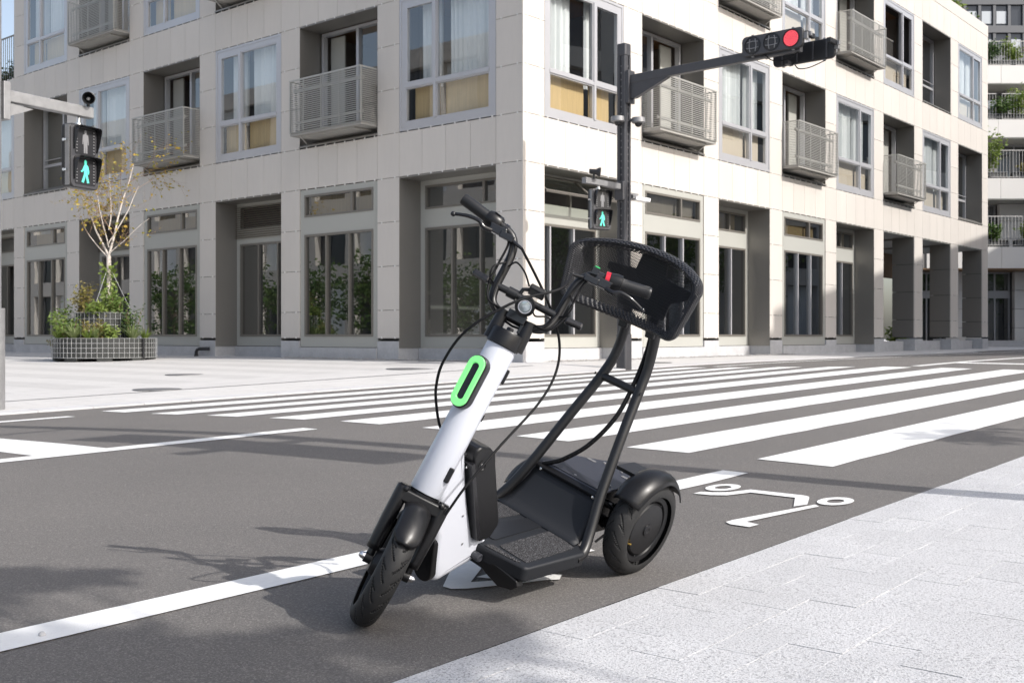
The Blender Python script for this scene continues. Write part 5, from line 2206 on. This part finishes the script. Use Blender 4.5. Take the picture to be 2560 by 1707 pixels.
def rounded(poly, r=.012, n=4):
    out = []
    P = [Vector((x, y, 0)) for x, y in poly]
    for i, p in enumerate(P):
        a, c = P[i - 1], P[(i + 1) % len(P)]
        d0, d1 = (a - p).normalized(), (c - p).normalized()
        q0, q1 = p + d0 * r, p + d1 * r
        for k in range(n + 1):
            t = k / n
            v = q0 * (1 - t) ** 2 + p * 2 * t * (1 - t) + q1 * t * t
            out.append((v.x, v.y))
    return out


pad(rounded([(.462, .072), (.728, .062), (.706, .176), (.463, .182)]))
pad(rounded([(.462, -.072), (.728, -.062), (.706, -.176), (.463, -.182)][::-1]))
pad(rounded([(.418, .050), (.448, .058), (.450, .176), (.438, .168)], .006))
pad(rounded([(.418, -.050), (.448, -.058), (.450, -.176), (.438, -.168)][::-1], .006))
pad(rounded([(.475, -.040), (.475, .040), (.742, .030), (.742, -.030)][::-1], .014), 'foot_mark', mat('deck_inset', (.014, .015, .018), .42, spec=.3), h=.003)
b = SM(Bd)
b.prism([(.42, .120), (.44, .150), (.72, .146), (.73, .10), (.50, .085)], lambda x, y, t: (x, t, y), -.10, .10)
mk(b, 'under_tray', S_BLACK, bevel=.01, smooth=40)
# kickstand: curved skid under the front edge of the deck
b = SM(Bd)
b.prism([(.02, .178), (.03, .150), (.085, .118), (.135, .098), (.180, .108), (.198, .126), (.19, .142)], lambda w_, z, t: (t + w_ * .16, w_, z), .398, .428)
ks = mk(b, 'kickstand', S_BLACK, bevel=.004, smooth=40)
b = SM(Bd)
b.lathe([(-.02, 1e-4), (-.02, .013), (.012, .013), (.014, .009), (.012, .006), (.012, 1e-4)], (.398, .052, .158), (0, 1, 0), 20)
mk(b, 'pivot', mat('pivot_grey', (.035, .037, .045), .35), ks, smooth=40)

# --- sloping rear panel from deck to the cross bar
b = SM(Bd)
rows = []
for l, n_, wd in ((.715, .1915, .165), (.745, .196, .165), (.770, .212, .160), (.795, .245, .150), (.822, .29, .14), (.832, .312, .135)):
    rows.append([(l, wd * (k / 6 - 1), n_) for k in range(13)])
b.grid(rows)
rp = mk(b, 'rear_panel', S_DECK, smooth=60, solid=.006)
b = SM(Bd)
b.obox((.842, 0, .312), (.010, 0, .004), (0, .135, 0), (-.008, 0, .018))
rb_ = mk(b, 'rear_bar', S_BLACK, bevel=.003)
b = SM(Bd)
for w_ in (-.11, .115):
    b.lathe([(0, .006), (.003, .006), (.004, 1e-4)], (.829, w_, .318), (-1, 0, .2), 10)
mk(b, 'bolt', M_CHROME, rb_)
# rear plate with chamfered corners, hinge line and slots
b = SM(Bd)
plate = [(.842, -.125), (.842, .125), (1.03, .125), (1.12, .055), (1.12, -.055), (1.03, -.125)]
b.prism(plate, lambda x, y, t: (x, y, t), .328, .336)
rpl = mk(b, 'rear_plate', S_PLATE, bevel=.002)
b = SM(Bd)
b.prism([(.853, -.118), (.853, .118), (.905, .118), (.905, -.118)], lambda x, y, t: (x, y, t), .3365, .3385)
mk(b, 'hinge_strip', mat('plate_strip', (.016, .017, .024), .5), rpl)
b = SM(Bd)
for (l, w_) in ((.93, .10), (.93, -.10), (1.09, .035), (1.09, -.04), (.87, 0)):
    b.lathe([(0, .0055), (.003, .005), (.004, 1e-4)], (l, w_, .3362), (0, 0, 1), 10)
mk(b, 'bolt', M_GALV, rpl)
b = SM(Bd)
for (l, w_) in ((1.06, .075), (1.06, -.075), (.875, -.10)):
    b.prism(rounded([(l - .008, w_ - .018), (l + .008, w_ - .018), (l + .008, w_ + .018), (l - .008, w_ + .018)], .006), lambda x, y, t: (x, y, t), .3363, .3372)
mk(b, 'slot', M_IRON, rpl)
# suspension and axle carrier under the plate
b = SM(Bd)
b.box(.86, 1.04, -.09, .09, .16, .327)
b.tube([(.98, -.20, .10), (.98, 0, .168), (.98, .20, .225)], .020, 10)
b.tube([(.93, .05, .28), (.95, .12, .27), (.96, .165, .24)], .014, 8)
b.tube([(.93, -.05, .25), (.95, -.12, .19), (.96, -.165, .13)], .014, 8)
b.obox((.95, .145, .24), (.02, 0, 0), (0, .02, 0), (0, 0, .045))
b.obox((.95, -.145, .12), (.02, 0, 0), (0, .02, 0), (0, 0, .045))
mk(b, 'suspension', M_BLKGLOSS, bevel=.004, smooth=40)
b = SM(Bd)
b.tube([(.80, .185, .20), (.85, .20, .245), (.90, .19, .26), (.95, .16, .24)], .004, 6, smooth=6)
b.tube([(.87, .08, .30), (.90, .13, .29), (.93, .15, .26)], .006, 6, smooth=5)
mk(b, 'motor_cable', S_CAB)

# --- rear wheels stay upright against each other: both lean, both on the ground
for s in (1, -1):
    Yc = OY - s * .228
    cw_ = Vector((2.99, Yc, gz(2.99, Yc))) + .166 * nv - O_
    c = (cw_.dot(ex), cw_.dot(wv), cw_.dot(nv))
    wo = wheel(Bd, c, (0, s, 0), .167, .082, 'rear_wheel', motor=True)
    b = SM(Bd)
    b.lathe([(.006, .094), (.022, .092), (.027, .086), (.029, .05), (.029, 1e-4)], c, (0, s, 0), 44)
    mc = mk(b, 'motor_cover', S_BLACK, wo, smooth=35)
    b = SM(Bd)
    b.lathe([(.028, .022), (.033, .020), (.034, .010), (.0325, .008), (.0325, 1e-4)], c, (0, s, 0), 24)
    mk(b, 'centre_cap', S_BLACK, mc, smooth=40)
    b = SM(Bd)
    for k in range(10):
        a = 2 * PI * k / 10 + .2
        p = Vector(c) + Vector((math.cos(a) * .098, s * .016, math.sin(a) * .098))
        b.lathe([(0, .004), (.004, .0035), (.005, 1e-4)], p, (0, s, 0), 8)
    mk(b, 'rim_bolt', M_GALV, mc)
    b = SM(Bd)
    a = PI + .35
    p = Vector(c) + Vector((math.cos(a) * .100, s * .014, math.sin(a) * .100))
    b.cyl(p, p + Vector((.01, s * .022, 0)), .004)
    mk(b, 'valve', S_BRASS, mc)
    # fender: rounded hood wrapping over the tyre
    b = SM(Bd)
    rows = []
    for i in range(22):
        t = i / 21
        an = R(143) - R(111) * t
        rad = .190 + .006 * math.sin(PI * t)
        row = []
        hw = .056 * (.8 + .2 * math.sin(PI * min(1, t * 1.3 + .12)))
        for k in range(11):
            q = k / 5 - 1
            dr = .030 * abs(q) ** 2.6
            row.append((c[0] + (rad - dr) * math.cos(an), c[1] + hw * q, c[2] + (rad - dr) * math.sin(an)))
        rows.append(row)
    b.grid(rows)
    fo = mk(b, 'rear_fender', S_BLACK, smooth=70, solid=.004)
    b = SM(Bd)
    b.obox((c[0] - .02, c[1] - s * .07, c[2] + .172), (.05, 0, 0), (0, .035, 0), (0, 0, .006))
    mk(b, 'fender_stay', S_BLACK, fo)

# --- backrest posts
post = [(.690, .198, .168), (.735, .193, .182), (.775, .172, .235), (.824, .142, .34), (.90, .108, .50), (.976, .078, .65), (1.008, .066, .745), (1.005, .058, .88)]
for s in (1, -1):
    b = SM(Bd)
    b.tube([(l, s * w_, n_) for l, w_, n_ in post], .0168, 18, smooth=8)
    bp2 = mk(b, 'backrest_post', S_TUBE, smooth=50)
    b = SM(Bd)
    b.lathe([(0, .005), (.002, .005), (.002, 1e-4)], (.962, s * .078 + s * .0155, .655), (-.2, s, 0), 12)
    mk(b, 'bolt_hole', M_BLKGLOSS, bp2)
b = SM(Bd)
b.cyl((.976, -.076, .652), (.976, .076, .652), .0135, n=20)
mk(b, 'cross_bar', S_TUBE, smooth=50)
b = SM(Bd)
pts = [Vector(p) for p in ((1.00, .045, .86), (1.015, .040, .78), (.985, .048, .68), (.93, .050, .56), (.885, .01, .45), (.855, -.05, .375), (.845, -.09, .345), (.842, -.115, .33))]
b.tube(pts, .0075, 10, smooth=10)
cbl = mk(b, 'spiral_cable', S_CAB, smooth=50)
pp_ = spline(pts, 30)
b = SM(Bd)
wrap = []
for i, p in enumerate(pp_[:-40]):
    a = i * 1.7
    wrap.append(p + Vector((.0078 * math.cos(a), .0078 * math.sin(a), 0)))
b.tube(wrap, .0010, 4)
mk(b, 'spiral_wrap', mat('cable_wrap', (.03, .03, .03), .4), cbl)

# --- backrest: netting over a frame, curved round the rider
def BR(u, v, dep=0.0):
    """u -1..1 across, v 0..1 up, dep backwards"""
    wtop, wbot = .256, .222
    hw = wbot + (wtop - wbot) * v
    top = 1.112 - .050 * abs(u) ** 2.4
    bot = .878 - .012 * (1 - abs(u) ** 2)
    n_ = bot + (top - bot) * v
    w_ = u * hw
    l = .925 - .085 * abs(u) ** 2 + .030 * (v - .5) + dep
    return (l, w_, n_)


def sq(u, v, r=.30):
    """pull the corners of the unit outline in to round them"""
    x, y = u, (v - .5) * 2
    ax, ay = abs(x), abs(y)
    if ax > 1 - r * .55 and ay > 1 - r:
        a, c = (ax - (1 - r * .55)) / (r * .55), (ay - (1 - r)) / r
        m = max(a, c)
        d = math.hypot(a, c)
        if d > 1e-6:
            k = m / d
            ax, ay = 1 - r * .55 + a * k * r * .55, 1 - r + c * k * r
    return (math.copysign(ax, x), math.copysign(ay, y) / 2 + .5)


def backsheet(u0, v0, dep, name, m, bulge, parent=None):
    b = SM(Bd)
    rows = []
    nu, nv_ = 40, 24
    for j in range(nv_ + 1):
        row = []
        for i in range(nu + 1):
            u, v = sq(-1 + 2 * i / nu, j / nv_)
            u, v = u * u0, .5 + (v - .5) * v0
            k = (1 - abs(u) ** 3) * (1 - abs(v - .5) ** 3 * 8)
            row.append(BR(u, v, dep + bulge * k))
        rows.append(row)
    b.grid(rows, uv=True)
    return mk(b, name, m, parent, smooth=80)


back = backsheet(.86, .78, .012, 'backrest', M_NET, .012)
# rim: rolled border, outer face + inner face, netting stretched over it
b = SM(Bd)
N = 120
outl = []
for i in range(N + 1):
    t = 4 * (i / N)
    k = int(t) % 4
    f = t - int(t)
    e = [(-1 + 2 * f, 1), (1, 1 - f), (1 - 2 * f, 0), (-1, f)][k]
    outl.append(sq(*e))
rows = []
for (s_u, s_v, dep) in ((.85, .76, .014), (.89, .83, -.004), (.95, .92, -.012), (1.0, 1.0, -.003), (1.012, 1.02, .012), (1.0, 1.0, .026), (.94, .91, .034), (.88, .82, .030)):
    rows.append([BR(u * s_u, .5 + (v - .5) * s_v, dep) for u, v in outl])
b.grid(rows, uv=True)
mk(b, 'rim', M_NETRIM, back, smooth=70)
backsheet(.88, .80, .032, 'rear_net', M_NET, .012, back)
b = SM(Bd)
loop = [BR(u * .955, .5 + (v - .5) * .93, .012) for u, v in outl]
b.tube(loop, .0085, 8)
mk(b, 'frame_hoop', S_BLACK, back, smooth=50)
b = SM(Bd)
for w_ in (-.055, .055):
    b.obox((.985, w_, .93), (.007, 0, 0), (0, .017, 0), (.004, 0, .10))
b.obox((.985, 0, .955), (.006, 0, 0), (0, .085, 0), (0, 0, .030))
b.prism([(-.09, .90), (.09, .90), (.10, .96), (.17, 1.0), (.17, 1.02), (.06, 1.03), (.05, 1.085), (-.05, 1.085), (-.06, 1.03), (-.17, 1.02), (-.17, 1.0), (-.10, .96)], lambda w_, z, t: (t, w_, z), .968, .978)
mk(b, 'bracket', S_BLACK, back, bevel=.004)

# --- steering head and handlebar
b = SM(St)
b.lathe([(.857, .030), (.857, .0485), (.895, .0485), (.902, .045), (.902, .03)], (0, 0, 0), (0, 0, 1), 44)
st = mk(b, 'steering_collar', S_BLACK, smooth=40)
b = SM(St)
for s in (-1, 1):
    b.tube([(-.003, s * .041, .862), (-.003, s * .041, .905), (-.003, s * .040, .952)], [.020, .019, .017], 14)
mk(b, 'clamp_leg', S_BLACK, st, smooth=50)
b = SM(St)
b.lathe([(.902, .012), (.912, .012), (.914, .008), (.914, 1e-4)], (0, 0, 0), (0, 0, 1), 6)
b.obox((-.003, 0, .948), (.021, 0, 0), (0, .028, 0), (0, 0, .013))
b.obox((.0, .024, .922), (.010, 0, 0), (0, .005, 0), (0, 0, .014))
mk(b, 'clamp_block', M_BLKGLOSS, st, bevel=.004)
P0 = -.012
hb = []
for s in (-1, 1):
    seq = [(P0 - .048, s * .298, 1.186), (P0 - .045, s * .21, 1.172), (P0 - .044, s * .150, 1.163), (P0 - .042, s * .118, 1.146), (P0 - .038, s * .102, 1.11), (P0 - .03, s * .098, 1.06), (P0 - .02, s * .096, 1.0), (P0 - .01, s * .086, .962), (P0 - .004, s * .062, .944), (P0, s * .03, .940), (P0, 0, .940)]
    hb.append(seq)
b = SM(St)
b.tube([Vector(p) for p in hb[0]] + [Vector(p) for p in hb[1][::-1][1:]], .0125, 16, smooth=8)
bar = mk(b, 'handlebar', S_TUBE, smooth=50)
b = SM(St)
b.cyl((P0 - .02, -.094, 1.005), (P0 - .02, .094, 1.005), .0105, n=18)
b.cyl((P0 - .02, -.060, 1.005), (P0 - .02, -.030, 1.005), .0155, n=18)
mk(b, 'brace', S_TUBE, bar, smooth=50)
for s in (-1, 1):
    a, c = Vector((P0 - .048, s * .302, 1.187)), Vector((P0 - .045, s * .205, 1.170))
    d = (a - c)
    u = d.normalized()
    b = SM(St)
    pr = [(0, .0135), (.0, .0175)]
    L_ = d.length
    if s > 0:
        for k in range(30):
            f = .004 + (L_ - .012) * k / 29
            pr.append((f, .0172 + .0008 * (k % 2)))
    pr += [(L_ - .006, .0178), (L_ - .001, .0165), (L_, .012), (L_, 1e-4)]
    b.lathe(pr, c, u, 28)
    gp = mk(b, 'grip', S_HAND, bar, smooth=30 if s > 0 else 40)
    if s > 0:
        b = SM(St)
        for k in range(20):
            an = 2 * PI * k / 20
            nrm_ = Vector((math.cos(an), 0, math.sin(an)))
            b.tube([c + u * .006 + nrm_ * .0172, c + u * (L_ - .012) + Vector((math.cos(an + .9), 0, math.sin(an + .9))) * .0172], .0017, 5)
        mk(b, 'grip_rib', S_HAND, gp)
    # inner collar, red ring and switch block
    b = SM(St)
    k0 = c - u * .002
    if s > 0:
        b.lathe([(-.022, 1e-4), (-.022, .0235), (-.004, .0255), (.012, .0245), (.014, .019), (.014, 1e-4)], k0, u, 28)
        col_ = mk(b, 'throttle_collar', S_BLACK, bar, smooth=40)
        b = SM(St)
        b.lathe([(-.036, .012), (-.036, .0235), (-.0235, .0235), (-.0235, .012)], k0, u, 28)
        mk(b, 'red_ring', S_RRING, col_, smooth=40)
        b = SM(St)
        b.lathe([(-.062, .0125), (-.062, .0165), (-.044, .0165), (-.044, .0125)], k0, u, 24)
        b.obox(k0 - u * .070 + Vector((.012, 0, .012)), (.010, 0, 0), u * .010, (0, 0, .010))
        sw = mk(b, 'switch_clamp', M_BLKGLOSS, bar, smooth=40)
        b = SM(St)
        b.lathe([(0, .009), (.004, .009), (.006, .006), (.0065, 1e-4)], k0 - u * .070 + Vector((.008, 0, .022)), (.2, 0, 1), 18)
        mk(b, 'green_button', S_GBTN, sw, smooth=40)
    else:
        b.lathe([(-.036, 1e-4), (-.036, .021), (-.030, .0255), (-.002, .0265), (.012, .0215), (.014, 1e-4)], k0, u, 28)
        col_ = mk(b, 'switch_pod', S_BLACK, bar, smooth=40)
        b = SM(St)
        b.prism(rounded([(-.026, -.009), (-.006, -.009), (-.006, .009), (-.026, .009)], .004), lambda x, y, t: tuple(k0 + u * x + Vector((y * .6, 0, 0)) + Vector((.55, 0, .83)) * t + Vector((0, 0, 0))), .020, .028)
        mk(b, 'rocker', M_BLKGLOSS, col_, bevel=.002)
        b = SM(St)
        b.lathe([(-.060, .0125), (-.060, .0175), (-.048, .0175), (-.048, .0125)], k0, u, 24)
        mk(b, 'clamp_ring', M_BLKGLOSS, col_, smooth=40)
    # brake: clamp body, lever, cable ferrule
    b = SM(St)
    m0 = Vector((P0 - .030, s * .165, 1.148))
    b.obox(m0, (.012, 0, 0), (0, .026, 0), (0, s * .004, .013))
    b.obox(m0 + Vector((.006, -s * .030, -.006)), (.009, 0, 0), (0, .022, 0), (0, 0, .010))
    bk = mk(b, 'brake_body', M_BLKGLOSS, bar, bevel=.003)
    b = SM(St)
    lv = [m0 + Vector((.010, s * .018, -.010)), m0 + Vector((.022, s * .040, -.013)), m0 + Vector((.024, s * .058, -.004)), m0 + Vector((.022, s * .085, -.004)), m0 + Vector((.018, s * .112, -.010)), m0 + Vector((.012, s * .136, -.018))]
    b.tube(lv, [.007, .0075, .006, .0058, .0052, .005], 10, smooth=6)
    b.lathe([(-.008, 1e-4), (-.006, .006), (0, .008), (.006, .006), (.008, 1e-4)], lv[-1], (0, 1, 0), 14)
    mk(b, 'lever', M_BLKGLOSS, bk, smooth=60)
    b = SM(St)
    f0 = m0 + Vector((.004, -s * .045, -.008))
    f1 = m0 + Vector((.012, -s * .085, -.018))
    b.tube([f0, f1], [.006, .0045], 10)
    mk(b, 'ferrule', M_BLKGLOSS if s < 0 else S_BLACK, bk, smooth=50)
    # turn signal
    b = SM(St)
    i0 = Vector((P0 - .015, s * .100, 1.004))
    i1 = Vector((P0 - .020, s * .172, 1.010))
    uu = (i1 - i0).normalized()
    b.tube([i0, i0.lerp(i1, .35)], .006, 8)
    ti = mk(b, 'turn_signal', S_BLACK, bar, smooth=40)
    b = SM(St)
    b.obox(i0.lerp(i1, .66), uu * .026, (.009, 0, .003), (-.003, 0, .009))
    mk(b, 'signal_lens', M_BLKGLOSS, ti, bevel=.005)
# headlight
b = SM(St)
hc = Vector((.022, .008, .985))
hd_ = Vector((.93, .10, -.30)).normalized()
b.lathe([(-.045, 1e-4), (-.043, .014), (-.022, .026), (.008, .0285), (.012, .0285), (.0125, .0235), (.006, .021)], hc, hd_, 32)
hl = mk(b, 'headlight', S_BLACK, bar, smooth=40)
b = SM(St)
b.lathe([(.005, .0215), (.009, .016), (.011, 1e-4)], hc, hd_, 28)
mk(b, 'lens', S_LENSW, hl, smooth=60)
b = SM(St)
b.lathe([(.010, .0205), (.0125, .0195), (.0125, .0165), (.011, .0160)], hc, hd_, 28)
mk(b, 'lens_ring', M_CHROME, hl, smooth=40)
b = SM(St)
b.tube([hc - hd_ * .03, (P0 - .02, .008, 1.005)], .008, 8)
mk(b, 'stay', S_BLACK, hl)
# display
b = SM(St)
b.obox((P0 - .035, .014, 1.042), (.020, 0, .008), (0, .024, 0), (-.004, 0, .008))
dsp = mk(b, 'display', S_BLACK, bar, bevel=.004)
b = SM(St)
b.tube([(P0 - .03, -.028, 1.005), (P0 - .03, -.024, 1.03), (P0 - .032, -.008, 1.038)], .006, 8)
mk(b, 'stay', S_BLACK, dsp)

# --- cables
def cable(pts, r=.0040, k=14, name='brake_cable'):
    b = MB()
    b.tube([Vector(p) for p in pts], r, 8, smooth=k)
    return mk(b, name, S_CAB, smooth=60)


F1 = {}
for s in (-1, 1):
    m0 = Vector((P0 - .030, s * .165, 1.148))
    F1[s] = m0 + Vector((.012, -s * .085, -.018))
sp_ = lambda p: Vector(St(tuple(p)))
cable([sp_(F1[-1]), Vector((0.457, 0.050, 0.992)), Vector((0.498, 0.010, 0.921)), Vector((0.525, -0.040, 0.828)), Vector((0.510, -0.070, 0.741)), Vector((0.438, -0.090, 0.654)), Vector((0.303, -0.100, 0.542)), Vector((0.202, -0.100, 0.434)), Vector((0.159, -0.090, 0.348))])
cable([sp_(F1[1]), Vector((0.381, -0.100, 1.002)), Vector((0.275, -0.070, 0.963)), Vector((0.215, -0.040, 0.918)), Vector((0.175, -0.010, 0.870)), Vector((0.156, 0.020, 0.814)), Vector((0.149, 0.045, 0.736)), Vector((0.158, 0.055, 0.674)), Vector((0.178, 0.060, 0.623)), Vector((0.219, 0.060, 0.545)), Vector((0.253, 0.045, 0.503))])
for s in (-1, 1):
    b = SM(St)
    off = (.012, -.010)
    for dq in off:
        b.tube([(P0 - .03, s * .150, 1.150), (P0 - .028, s * (.118 + dq * .4), 1.128), (P0 - .020, s * (.108 + dq), 1.06), (P0 - .008, s * (.104 + dq), 1.0), (P0 + .012, s * (.085 + dq * .6), .955), (P0 + .014, s * .04, .938 + dq), (P0 + .012, 0, .93 + dq)], .0036, 6, smooth=7)
    b.tube([(P0 - .02, s * .104, 1.075), (P0 + .012, s * .125, 1.045), (P0 + .008, s * .120, 1.015), (P0 - .010, s * .105, 1.006)], .0026, 6, smooth=6)
    mk(b, 'wiring_loom', S_CAB, bar, smooth=60)
b = SM(St)
b.tube([(P0 - .02, -.090, 1.07), (P0 + .01, -.072, 1.085), (P0, -.04, 1.072), (P0 - .02, -.012, 1.045)], .0028, 6, smooth=7)
b.tube([(P0 - .02, .09, .99), (P0 + .02, .07, .985), (P0 + .01, .045, .975), (P0 - .01, .03, .985)], .0026, 6, smooth=7)
mk(b, 'loop_wire', S_CAB, bar, smooth=60)
